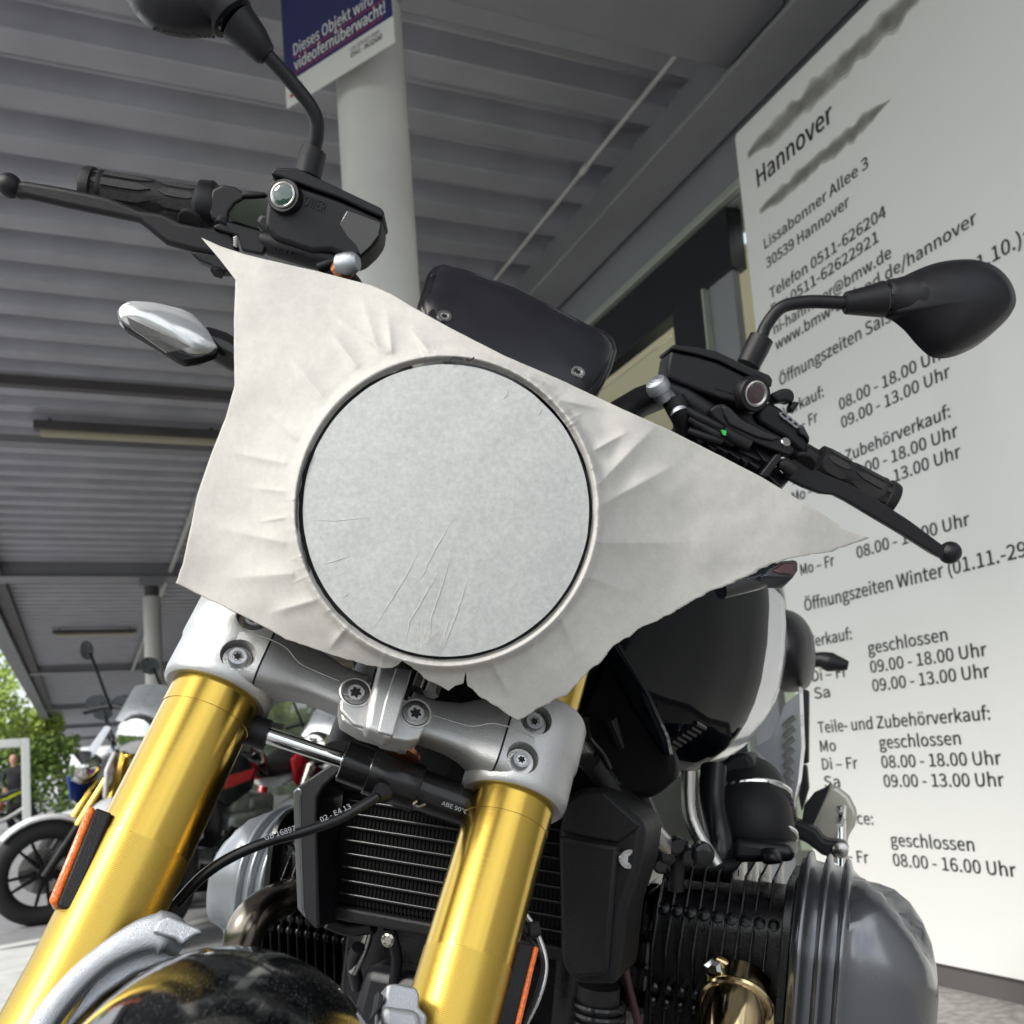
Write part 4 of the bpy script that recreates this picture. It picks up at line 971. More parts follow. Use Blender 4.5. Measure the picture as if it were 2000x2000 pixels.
st_ = mk('mirror_stalk', *tube([CT.hit(*p) for p in [(*z1((1465, 820))[0], -.01), (*z1((1478, 720))[0], -.008), (*z1((1495, 640))[0], -.004), (*z1((1492, 560))[0], 0), (*z1((1450, 480))[0], .004), (*z1((1360, 370))[0], .010), (*z1((1265, 265))[0], .016)]], .0062, 24, 8), M['plastic'], BK)
mk('sleeve', *tube([CT.hit(*p, -.008) for p in z1((1452, 830), (1470, 745), (1482, 708), (1484, 702))], [.0118, .0118, .0112, .008], 32), M['plastic'], st_)
mk('boot', *tube([CT.hit(*p) for p in [(*z1((1262, 268))[0], .016), (*z1((1252, 258))[0], .0165), (*z1((1200, 190))[0], .018), (*z1((1120, 105))[0], .02)]], [.0075, .0098, .0135, .0172], 36), M['plastic'], st_)
mk('boot_seal', *tube([CT.hit(*p, .02) for p in z1((1112, 95), (1100, 80), (1085, 68))], [.0155, .0150, .0165], 36), M['gloss'], st_)
mk('mirror_neck', *tube([CT.hit(*p, .02) for p in z1((1098, 88), (1060, 45), (990, 0), (900, -60))], [.0200, .0215, .025, .018], 32, 4), M['plastic_grey'], mL_)

CT = ctl(1467, 770)
# ================= controls at the right of the picture (clutch side)
gR = grip(CT.hit(*z8((1290, 915))[0], -.03), CT.hit(*z8((950, 730))[0], -.03))
lv = lever(z8((800, 800), (835, 720), (850, 712), (940, 760), (1000, 790), (1100, 830), (1200, 880), (1400, 1010), (1540, 1115), (1600, 1150), (1560, 1190), (1510, 1165), (1360, 1070), (1200, 975), (1100, 915), (1040, 885), (980, 880), (900, 850)), .0105, .004, z8((1583, 1158))[0], .0108)
mk('adjuster_wheel', *rev(CT.hit(*zq((1590, 1215))[0], .004), (fF + fL * .15), [(.010, -.0022), (.0114, -.0015), (.0114, .0015), (.010, .0022)], 22), M['rubber'], BK, smooth=False)
rs = mk('clutch_reservoir', *slab(CT, zq((470, 276), (500, 280), (700, 320), (880, 375), (1050, 460), (1200, 530), (1315, 590), (1300, 640), (1270, 700), (1200, 760), (1120, 760), (1040, 720), (900, 690), (700, 615), (560, 560), (450, 510), (442, 430)), .0, -.046), M['plastic'], BK, bevel=.007, seg=5)
mk('reservoir_lid', *slab(CT, zq((478, 240), (500, 225), (700, 248), (850, 280), (960, 330), (1100, 400), (1300, 482), (1328, 520), (1318, 585), (1200, 522), (1050, 452), (880, 366), (700, 312), (500, 270), (472, 264)), .003, -.05), M['plastic'], rs, bevel=.0035, seg=4)
c = CT.hit(*zq((1162, 640))[0], .0005); ax = (cN + fL * .30).normalized()
mk('sight_boss', *rev(c, ax, [(.0168, -.008), (.0168, .002), (.0152, .0048), (.0115, .0048)], 40), M['plastic'], rs)
g_ = mk('sight_glass', *rev(c, ax, [(.0088, .0042), (.0088, .0054), (.006, .006), (.001, .0062)], 40), M['sightred'], rs)
V, F_ = rev(c, ax, [(.0118, .0042), (.0116, .0060), (.0105, .0064), (.0089, .0052)], 40); mk('chrome_ring', V, F_[:-2], M['steel'], g_)
a_, b_ = CT.hit(*zq((852, 600))[0], .0004), CT.hit(*zq((985, 640))[0], .0004)
mk('raised_lettering', *text_vf('LOWER', .0125, a_, b_ - a_, fF, .0185, 0, .0007), M['plastic_grey'], rs, smooth=False)
mk('master_cylinder', *tube([CT.hit(*p, -.012) for p in zq((420, 590), (560, 660), (800, 830), (960, 960))], [.009, .0115, .012, .010], 20), M['plastic'], BK)
a_, b_ = CT.hit(*zq((600, 720))[0], .002), CT.hit(*zq((790, 850))[0], .002)
mk('raised_lettering', *text_vf('NISSIN', .013, a_, b_ - a_, fF, .024, 0, .0008), M['plastic_grey'], bpy.data.objects['master_cylinder.001'], smooth=False)
mk('lever_bracket', *slab(CT, zq((800, 770), (860, 730), (920, 720), (980, 760), (1100, 880), (1350, 990), (1500, 1090), (1510, 1130), (1470, 1165), (1350, 1120), (1150, 1040), (950, 930), (830, 840)), .012, -.012), M['plastic'], BK, bevel=.005, seg=4)
bp = mk('bracket_face', *slab(CT, zq((905, 740), (960, 745), (1060, 850), (1270, 960), (1400, 1010), (1330, 1040), (1200, 1010), (960, 900), (920, 830)), .0145, .010), M['plastic_grey'], bpy.data.objects['lever_bracket'], bevel=.002)
mk('bracket_tab', *slab(CT, zq((1220, 1320), (1360, 1140), (1405, 1155), (1400, 1190), (1290, 1340), (1240, 1340)), .014, .002), M['plastic'], BK, bevel=.002)
mk('adjuster_rod', *tube([CT.hit(*p, .008) for p in zq((1370, 1230), (1420, 1230), (1500, 1290))], [.0045, .0065, .007], 14), M['rubber'], BK)
sw = mk('switch_housing', *slab(CT, zq((1180, 800), (1300, 700), (1400, 760), (1500, 850), (1560, 900), (1620, 960), (1640, 1060), (1620, 1160), (1530, 1110), (1420, 1010), (1330, 960), (1200, 880)), -.022, -.06), M['plastic'], BK, bevel=.006, seg=4)
mk('switch_rocker', *slab(CT, zq((1300, 650), (1400, 600), (1450, 588), (1500, 610), (1520, 660), (1500, 720), (1430, 700), (1370, 720)), -.018, -.04), M['plastic'], sw, bevel=.004, seg=4)
mk('switch_rocker', *slab(CT, zq((1500, 700), (1560, 712), (1530, 760), (1500, 800), (1470, 760)), -.02, -.034), M['plastic'], sw, bevel=.002)
mk('switch_rocker', *slab(CT, zq((1540, 900), (1590, 900), (1640, 1000), (1640, 1060), (1600, 1010), (1545, 980)), -.018, -.034), M['gloss'], sw, bevel=.003)
for p in ((1422, 825), (1468, 858), (1512, 893)):
    ic = MB(); q = CT.hit(*zq(p)[0], -.0215); ff = Fr(q, (fL - fF * .3).normalized(), fF, fN)
    mk('icon', *fslab(Fr(q, (fL * .8 - fF * .45), (fF * .8 + fL * .45), fN), rrect(.0052, .0038, .003, 4), 0, .0006), M['whitemark'], sw, smooth=False)
    mk('icon_centre', *fslab(Fr(q, (fL * .8 - fF * .45), (fF * .8 + fL * .45), fN), rrect(.0026, .0014, .001, 3), .0007, .0011), M['rubber'], sw, smooth=False)
mk('banjo_bolt', *rev(CT.hit(*zq((370, 590))[0], .008), (-fL * .75 + fN * .65 + fF * .1), [(.0085, -.012), (.0085, -.004), (.0110, -.002), (.0110, .003), (.009, .0075), (.0045, .009), (.0040, .007), (.0005, .007)], 32), M['castblue'], BK)
mk('hose_union', *tube([CT.hit(*p) for p in [(*zq((400, 620))[0], -.002), (*zq((460, 680))[0], 0), (*zq((520, 750))[0], .004), (*zq((545, 800))[0], .006)]], [.007, .0065, .0078, .0085], 20, 4), M['castblue'], BK)
mk('clutch_hose', *tube([CT.hit(*p) for p in [(*zq((500, 700))[0], .0), (*zq((530, 770))[0], .002), (*zq((565, 880))[0], -.004), (*zq((560, 960))[0], -.012), (*zq((500, 1020))[0], -.03)]], [.011, .0105, .0085, .0085, .0085], 20, 5), M['rubber'], BK)
for k, (a, b) in enumerate((((600, 800), (1130, 1070)), ((620, 850), (1000, 1060)), ((620, 950), (900, 1040)), ((560, 760), (900, 930)))):
    mk('control_cable', *tube([CT.hit(*zq(a)[0], .004), CT.hit(*zq(((a[0] + b[0]) / 2, (a[1] + b[1]) / 2 + 6))[0], .006), CT.hit(*zq(b)[0], .006)], (.0042, .0046, .0042, .005)[k], 12, 4), M['plastic'], BK)
mk('cable_sleeve', *tube([CT.hit(*p, .008) for p in zq((905, 950), (985, 1000), (1130, 1075))], .0064, 16), M['rubber'], BK)
mk('green_mark', *slab(CT, zq((896, 940), (940, 950), (935, 990), (915, 985)), .0165, .014), M['green'], bpy.data.objects['cable_sleeve'], smooth=False)
rnd = random.Random(3)
for k, (p, q_) in enumerate((((880, 1090), .010), ((980, 1130), .011), ((1060, 1170), .010), ((1130, 1140), .012), ((1150, 1230), .009), ((1240, 1140), .013), ((800, 1080), .008), ((1330, 1350), .012), ((680, 1000), .010))):
    cc = CT.hit(*zq(p)[0], -.004); f_ = Fr(cc, (fL - fF * rnd.uniform(.1, .9)), (fF + fL * rnd.uniform(.1, .9)), fN)
    mk('cable_clip', *fslab(Fr(cc, f_.a, f_.c.cross(f_.a), f_.c), rrect(q_, q_ * .7, .003, 3), .006, -.012), M['plastic'], BK, bevel=.002)
mk('bar_clamp', *tube([CT.hit(*p, -.02) for p in zq((700, 1000), (950, 1120), (1250, 1290))], .016, 16), M['plastic_dark'], BK)
mk('bracket_screw', *rev(CT.hit(*zq((1437, 1042))[0], .0122), fN, [(.0048, -.003), (.0048, 0), (.004, .001)], 20), M['steel'], BK)
# ---- right mirror
mR = mk('mirror', *puff(CT, z3((1300, 1345), (1370, 1300), (1500, 1245), (1620, 1224), (1720, 1228), (1800, 1265), (1862, 1335), (1888, 1415), (1872, 1480), (1810, 1550), (1720, 1625), (1640, 1668), (1560, 1690), (1490, 1682), (1430, 1630), (1370, 1560), (1310, 1510), (1270, 1480)), [(s_, d * .030) for s_, d in DOME], -.01, 4, cen=(1872, 600)), M['plastic'], BK)
mk('mirror_glass', *puff(CT, z3((1400, 1350), (1600, 1270), (1740, 1280), (1840, 1420), (1740, 1560), (1560, 1640), (1450, 1560)), [(1, 0), (1, -.002), (.05, -.002)], -.0402, 4), M['chrome'], mR)
st_ = mk('mirror_stalk', *tube([CT.hit(*p) for p in [(*z3((640, 1720))[0], -.02), (*z3((690, 1600))[0], -.02), (*z3((720, 1530))[0], -.02), (*z3((790, 1450))[0], -.018), (*z3((900, 1425))[0], -.016), (*z3((1000, 1425))[0], -.014), (*z3((1090, 1430))[0], -.012)]], .0060, 24, 8), M['plastic'], BK)
mk('sleeve', *tube([CT.hit(*p, -.02) for p in z3((632, 1720), (672, 1640), (694, 1595), (697, 1588))], [.0112, .0118, .0116, .008], 32), M['plastic'], st_)
mk('boot', *tube([CT.hit(*p, -.011) for p in z3((1085, 1430), (1092, 1430), (1180, 1422), (1265, 1412))], [.0080, .0102, .0132, .0165], 36), M['plastic'], st_)
mk('boot_seal', *tube([CT.hit(*p, -.0105) for p in z3((1266, 1412), (1280, 1411), (1292, 1410))], [.0155, .0148, .0160], 36), M['gloss'], st_)
mk('mirror_neck', *tube([CT.hit(*p, -.0105) for p in z3((1284, 1411), (1320, 1410), (1420, 1420), (1560, 1440))], [.0165, .0185, .025, .018], 32, 4), M['plastic'], mR)

# ---- turn indicators
def indicator_left():
    pts = z1((556, 1462), (575, 1442), (610, 1432), (720, 1440), (830, 1465), (930, 1500), (965, 1540), (1000, 1590), (1030, 1640), (1018, 1664), (940, 1690), (870, 1700), (830, 1680), (720, 1610), (600, 1545), (562, 1500))
    b = mk('turn_indicator', *slab(FK, pts, .030, .021), M['anod'], BK, bevel=.003)
    lens = z1((562, 1462), (580, 1444), (612, 1434), (720, 1442), (830, 1466), (926, 1502), (1024, 1640), (920, 1672), (860, 1655), (720, 1585), (600, 1530), (566, 1495))
    mk('reflector_bowl', *puff(FK, lens, [(1, 0), (.985, .002), (.90, .0050), (.70, .0085), (.4, .0105), (.05, .011)], .0300, 2), M['bowl'], b)
    mk('lens_shell', *slab(FK, z1((555, 1462), (577, 1439), (612, 1428), (722, 1436), (832, 1461), (930, 1498), (1030, 1640), (920, 1680), (856, 1662), (716, 1592), (597, 1538), (558, 1500)), .0440, .0436), M['glass'], b, bevel=.0001)
    rib = MB()
    for k in range(9):
        v = k / 8; rib.add(tube([FK.hit(*z1((600 + 20 * v, 1500 + 6 * k))[0], .0400), FK.hit(*z1((900 - 14 * k, 1640 + 3 * k))[0], .0400)], .0005, 5))
    rib.build('lens_ribs', M['steel'], b)
    mk('indicator_stem', *tube([FK.hit(*p, .014) for p in z1((960, 1600), (1040, 1640), (1130, 1690), (1250, 1740))], [.010, .0125, .012, .012], 20, 3), M['anod'], BK)
indicator_left()
b = mk('turn_indicator', *slab(FK, z8((690, 1270), (720, 1230), (790, 1195), (850, 1188), (868, 1200), (868, 1240), (845, 1275), (790, 1275)), -.03, -.05), M['gloss'], BK, bevel=.004)
mk('lens_shell', *slab(FK, z8((740, 1240), (790, 1208), (850, 1200), (856, 1240), (838, 1262), (780, 1255)), -.0285, -.032), M['redlens'], b, bevel=.0015)
mk('indicator_stem', *tube([FK.hit(*p, -.045) for p in z8((760, 1250), (660, 1290), (500, 1330))], .009, 16), M['gloss'], BK)

# ---- oil cooler with louvres and side covers (fixed to the frame)
def cooler():
    w_ = -.135
    u0, u1, v0, v1 = -.098, .16, -.152, -.050
    core = mk('oil_cooler', *box(MN, u0, u1, v0 + .004, v1, w_ - .035, w_ - .0145), M['voidblack'], BK, bevel=.002)
    for k in range(9):
        v = v1 - .008 - k * .0114
        fn_ = MB().add(tube([MN.pt(u0 + .010, v, w_ - .0105), MN.pt(u1 - .004, v, w_ - .0105)], .0017, 10))
        fn_.build('cooling_tube', M['anod'], core)
    # zigzag fins between the tubes, one mesh
    z = MB()
    for k in range(9):
        v = v1 - .008 - k * .0114
        for i in range(64):
            u = u0 + .012 + i * (u1 - u0 - .02) / 64
            z.add(box(MN, u, u + .0008, v - .0104, v - .0012, w_ - .0150, w_ - .0135)) if k < 8 else None
    z.build('fin_pack', M['voidblack'], core, smooth=False)
    mk('cooler_rail', *box(MN, u0, u1, v1, v1 + .012, w_ - .038, w_ - .004), M['plastic_dark'], core, bevel=.003)
    mk('cooler_rail', *box(MN, u0, u1, v0 - .008, v0 + .004, w_ - .038, w_ - .006), M['plastic_dark'], core, bevel=.003)
    # left cover: a C shaped shroud, seen at its outer rim
    def zf(*p): return [(340 + .26906 * x, 1330 + .26906 * y) for x, y in p]
    cv = mk('cooler_cover', *slab(MN, zf((860, 800), (900, 760), (1150, 590), (1240, 620), (1080, 770), (1035, 850), (1030, 980), (1050, 1790), (1020, 1800), (890, 1650), (875, 1200)), -.115, -.165), M['plastic_grey'], BK, bevel=.004, seg=3)
    mk('cover_rim', *slab(MN, zf((858, 800), (900, 765), (935, 790), (918, 850), (920, 1100), (940, 1660), (960, 1740), (890, 1655), (872, 1200)), -.1135, -.118), M['cover'], cv, bevel=.002)
    # right cover: faceted shroud
    pts = [(1088, 1628), (1100, 1560), (1128, 1540), (1180, 1540), (1262, 1612), (1252, 1690), (1222, 1780), (1205, 1925), (1120, 1925), (1092, 1880)]
    cv = mk('cooler_cover', *slab(MN, pts, -.10, -.17), M['plastic_dark'], BK, bevel=.008, seg=4)
    mk('cover_face', *slab(MN, [(1090, 1632), (1134, 1640), (1208, 1652), (1196, 1780), (1186, 1905), (1124, 1912), (1096, 1870)], -.094, -.101), M['plastic_dark'], cv, bevel=.004, seg=3)
    mk('cover_chamfer', *slab(MN, [(1092, 1622), (1108, 1566), (1132, 1548), (1178, 1546), (1252, 1612), (1206, 1648), (1136, 1636)], -.0965, -.101), M['plastic_dark'], cv, bevel=.003)
    c = MN.hit(1228, 1678, -.0985); torx(Fr(c, mL, mU, (mF + mL * .8).normalized()), c, .0075, cv, M['steel'])
cooler()

# ---- frame, headstock and the dark parts behind the fork
mk('headstock', *rev(MN.pt(0, 0, -.0), fF, [(.028, -.012), (.030, .15)], 28), M['plastic_dark'], BK)
mk('airbox', *fslab(MN, rrect(.05, .095, .03, 4, .01, .055), -.06, -.30), M['rubber'], BK, bevel=.02)
def mtube(name, pts, r, m, seg=16, sm=6, **k): return mk(name, *tube([MN.pt(*p) if len(p) == 3 else MN.hit(p[0], p[1], p[2]) for p in pts], r, seg, sm), M[m], BK, **k)
FRT = lambda x, y, w_: MN.hit(x, y, w_)
def ftube(name, pts, r, m, sm=4): return mk(name, *tube([FRT(*p) for p in pts], r, 16, sm), M[m], BK)
ftube('frame_tube', [(1110, 1440, -.10), (1180, 1520, -.16), (1310, 1662, -.24)], .0085, 'steel')
ftube('frame_tube', [(1190, 1400, -.16), (1235, 1510, -.20), (1300, 1660, -.26)], .0065, 'anod')
mk('dark_void_fill', *slab(MN, [(1075, 1330), (1150, 1250), (1185, 1255), (1320, 1485), (1318, 1520), (1270, 1560), (1200, 1560), (1090, 1560), (1065, 1480)], -.175, -.20), M['voidblack'], BK, bevel=.006)  # dark slab put where there is only black void beside the tank
ftube('frame_tube', [(1395, 1500, -.40), (1392, 1570, -.38), (1405, 1650, -.36), (1400, 1700, -.36)], .014, 'anod')
ftube('frame_tube', [(1345, 1505, -.34), (1350, 1600, -.34), (1400, 1690, -.34)], .007, 'steel')
ftube('frame_tube', [(1250, 1640, -.27), (1330, 1690, -.32), (1430, 1700, -.36)], .012, 'plastic_dark')
ftube('wiring_loom', [(1145, 1405, -.08), (1150, 1440, -.10), (1175, 1470, -.12), (1190, 1500, -.13)], .0024, 'anod')
ftube('wiring_loom', [(1155, 1490, -.12), (1175, 1520, -.13), (1200, 1560, -.14), (1212, 1600, -.16)], .008, 'rubber')
ftube('wiring_loom', [(1290, 1640, -.24), (1305, 1690, -.25), (1318, 1720, -.25)], .006, 'anod')
ftube('wiring_loom', [(1330, 1640, -.25), (1322, 1690, -.25), (1320, 1740, -.25)], .007, 'rubber')
for x, y, r_ in ((1302, 1668, .009), (1322, 1652, .008), (1290, 1690, .007), (1346, 1672, .008), (1372, 1668, .010)):
    mk('fitting', *rev(FRT(x, y, -.235), (mF + mL * .3), [(r_, -.01), (r_, .004), (r_ * .7, .006), (r_ * .3, .006)], 14), M['anod'], BK)
for k in range(7):
    mk('frame_bolt', *rev(FRT(1165 + k * 1.5, 1482 + k * 7, -.13), mL, [(.0052, -.006), (.0052, .006)], 10), M['anod'], BK)

# ---- tank: black middle with silver flanks
def tank():
    S_ = [(-.10, .070, .045, .200), (-.125, .100, .020, .235), (-.18, .128, -.005, .268), (-.25, .155, -.022, .290), (-.34, .188, -.036, .302), (-.44, .218, -.042, .300),
          (-.54, .234, -.034, .284), (-.62, .230, -.014, .256), (-.69, .190, .02, .22), (-.73, .12, .06, .18)]
    n = 48; loops = []
    S2 = []
    for i in range(len(S_) - 1):
        for j in range(4):
            t_ = j / 4; S2.append([a + (b - a) * (t_ * t_ * (3 - 2 * t_) if False else t_) for a, b in zip(S_[i], S_[i + 1])])
    S2.append(S_[-1])
    for f, hw, lo, hi in S2:
        lp = []
        for i in range(n):
            a = 2 * math.pi * i / n; ca, sa = math.cos(a), math.sin(a)
            x = hw * math.copysign(abs(ca) ** .55, ca)
            y = (lo + hi) / 2 + (hi - lo) / 2 * math.copysign(abs(sa) ** .70, sa)
            x *= 1 - .07 * max(0, -sa)
            lp.append(MN.pt(x, y, f))
        loops.append(lp)
    V, F_ = loft(loops)
    mi = []
    for fc in F_:
        c = sum((V[i] for i in fc), Vector()) / len(fc) - MN.o
        l, f, u = c.dot(mL), c.dot(mF), c.dot(mU)
        kk = len(mi) % n; mi.append(1 if (kk <= 1 or kk >= 42 or 22 <= kk <= 29) and f < -.47 else 0)
    t = mk('fuel_tank', V, F_, M['tankblack'], BK, mats=[M['silver_paint']], midx=mi, sharp=60)
    # ribbed lower corner
    for k in range(7):
        a = MN.hit(1300 + k * 9.5, 1452 - k * 6.5, -.285); b_ = MN.hit(1318 + k * 9.5, 1462 - k * 6.5, -.30)
        mk('cooling_rib', *tube([a, b_], .0030, 8), M['anod'], t)
    mk('tank_panel', *slab(MN, [(1165, 1262), (1200, 1250), (1260, 1350), (1300, 1440), (1308, 1480), (1290, 1472), (1230, 1380)], -.15, -.17), M['tankblack'], t, bevel=.004)
tank()
# ---- seat, tail, rear parts
mk('seat', *loft([[MN.pt(hw * math.cos(u), c0 + hh * math.sin(u), f) for u in [i * math.pi / 12 for i in range(24)]] for f, hw, c0, hh in ((-.72, .10, .12, .05), (-.80, .15, .12, .06), (-.95, .17, .12, .06), (-1.1, .15, .14, .05), (-1.25, .10, .17, .04))]), M['rubber'], BK)
mk('tail_unit', *puff(MN, [(1520, 1195), (1560, 1200), (1588, 1240), (1592, 1300), (1580, 1340), (1550, 1352), (1520, 1340), (1500, 1260)], dome(.10), -.95, 4), M['plastic'], BK)
b = mk('turn_indicator', *tube([MN.hit(*p, -1.25) for p in z7((1020, 205), (1075, 190), (1120, 200), (1195, 215))], [.010, .014, .018, .008], 14, 4), M['plastic'], BK)
sp = mk('side_cover', *slab(MN, z7((925, 380), (985, 330), (990, 300), (1000, 560), (985, 700), (960, 820), (915, 890), (890, 700), (860, 620), (800, 560), (870, 520), (900, 450)), -.72, -.80), M['silver_paint'], BK, bevel=.006)
lines_ = MB()
for k in range(7):
    a = MN.hit(*z7((925 + 2 * k, 470 + k * 42))[0], -.7185); b_ = MN.hit(*z7((972 - 2 * k, 430 + k * 44))[0], -.7185); lines_.add(tube([a, (a + b_) / 2 + mU * .001, b_], .0042, 6))
lines_.build('painted_reflection', M['smudge'], sp)  # strokes painted as the board lettering mirrored in the cover
mk('number_plate_holder', *slab(MN, z7((985, 318), (1000, 312), (1030, 318), (1028, 625), (1003, 628), (1000, 560)), -.9, -.93), M['plastic'], BK, bevel=.004)
mk('rear_strut', *slab(MN, z7((1000, 630), (1022, 632), (1030, 730), (1000, 830), (985, 760)), -.9, -.93), M['plastic'], BK, bevel=.004)
# pale panel with marks beside the intake, intake duct and clamps
pl = mk('air_duct_cover', *puff(MN, z7((800, 640), (840, 650), (890, 740), (912, 850), (905, 890), (870, 860), (820, 770), (700, 750), (690, 690), (760, 690)), [(s_, d * .02) for s_, d in DOME], -.43, 4), M['cream'], BK)
for p, r_ in (((838, 740), .006), ((852, 715), .004), ((886, 795), .004)):
    mk('rivet', *rev(MN.hit(*z7(p)[0], -.4085), mF, [(r_, -.004), (r_, .002)], 12), M['rubber'], pl)
mk('bracket_box', *slab(MN, z7((640, 640), (700, 590), (770, 575), (805, 620), (795, 670), (720, 700), (640, 710)), -.42, -.5), M['plastic_dark'], BK, bevel=.006)
du = mk('intake_duct', *tube([MN.hit(*p) for p in ((*z7((770, 740))[0], -.47), (*z7((775, 790))[0], -.44), (*z7((785, 860))[0], -.42), (*z7((800, 930))[0], -.42), (*z7((800, 985))[0], -.42))], [.040, .042, .043, .041, .040], 36, 6), M['rubber'], BK)
def ringtube(c, ax, r_, rr, name, m, par=None):
    a = ax.orthogonal().normalized(); b_ = ax.cross(a).normalized()
    return mk(name, *tube([c + (a * math.cos(t_) + b_ * math.sin(t_)) * r_ for t_ in [k * math.pi / 18 for k in range(37)]], rr, 8, cap=False), M[m], par or BK)
cA, cB = MN.hit(*z7((775, 775))[0], -.44), MN.hit(*z7((800, 945))[0], -.42)
ringtube(cA, (cB - cA).normalized(), .0425, .0035, 'hose_clamp', 'chrome', du); ringtube(cB, (cB - cA).normalized(), .0415, .003, 'hose_clamp', 'chrome', du)
for k in (.22, .34, .46, .58): ringtube(cA.lerp(cB, k), (cB - cA).normalized(), .0425, .003, 'duct_rib', 'rubber', du)
mk('throttle_body', *slab(MN, z7((700, 945), (740, 935), (960, 965), (975, 1040), (700, 1045)), -.36, -.44), M['plastic_grey'], BK, bevel=.008)
mk('sensor_cap', *puff(MN, z7((830, 990), (860, 978), (900, 985), (920, 1030), (910, 1045), (840, 1045)), dome(.015), -.35, 4), M['plastic_grey'], BK)
# foot peg bracket, heel guard, silencer, spring
mk('footrest_hanger', *slab(MN, z7((915, 880), (950, 850), (1060, 900), (1095, 945), (1180, 955), (1195, 985), (1195, 1015), (1170, 1025), (1090, 1015), (1020, 960), (930, 920)), -.62, -.66), M['plastic'], BK, bevel=.005)
mk('hanger_bolt', *rev(MN.hit(*z7((1163, 988))[0], -.619), mF, [(.009, -.002), (.009, .002), (.006, .004)], 18), M['steel'], BK)
si = mk('heel_guard', *slab(MN, z7((1118, 712), (1150, 722), (1200, 762), (1228, 815), (1236, 850), (1222, 890), (1192, 940), (1196, 1070), (1130, 1040), (1060, 960), (1020, 900), (1085, 770)), -.74, -.76), M['guardpale'], BK, bevel=.006)
mk('silencer_bracket', *slab(MN, z7((1000, 870), (1010, 800), (1050, 750), (1100, 728), (1122, 705), (1112, 742), (1045, 890)), -.66, -.70), M['plastic'], BK, bevel=.004)
mk('return_spring', *tube([MN.hit(*z7((1165 + 17 * math.cos(k * .8), 805 + k * 1.15))[0], -.70 + .008 * math.sin(k * .8)) for k in range(128)], .0017, 6), M['chrome'], BK)
mk('spring_pin', *tube([MN.hit(*z7((1166, 850))[0], -.70), MN.hit(*z7((1166, 1060))[0], -.68)], .0045, 12), M['chrome'], BK)

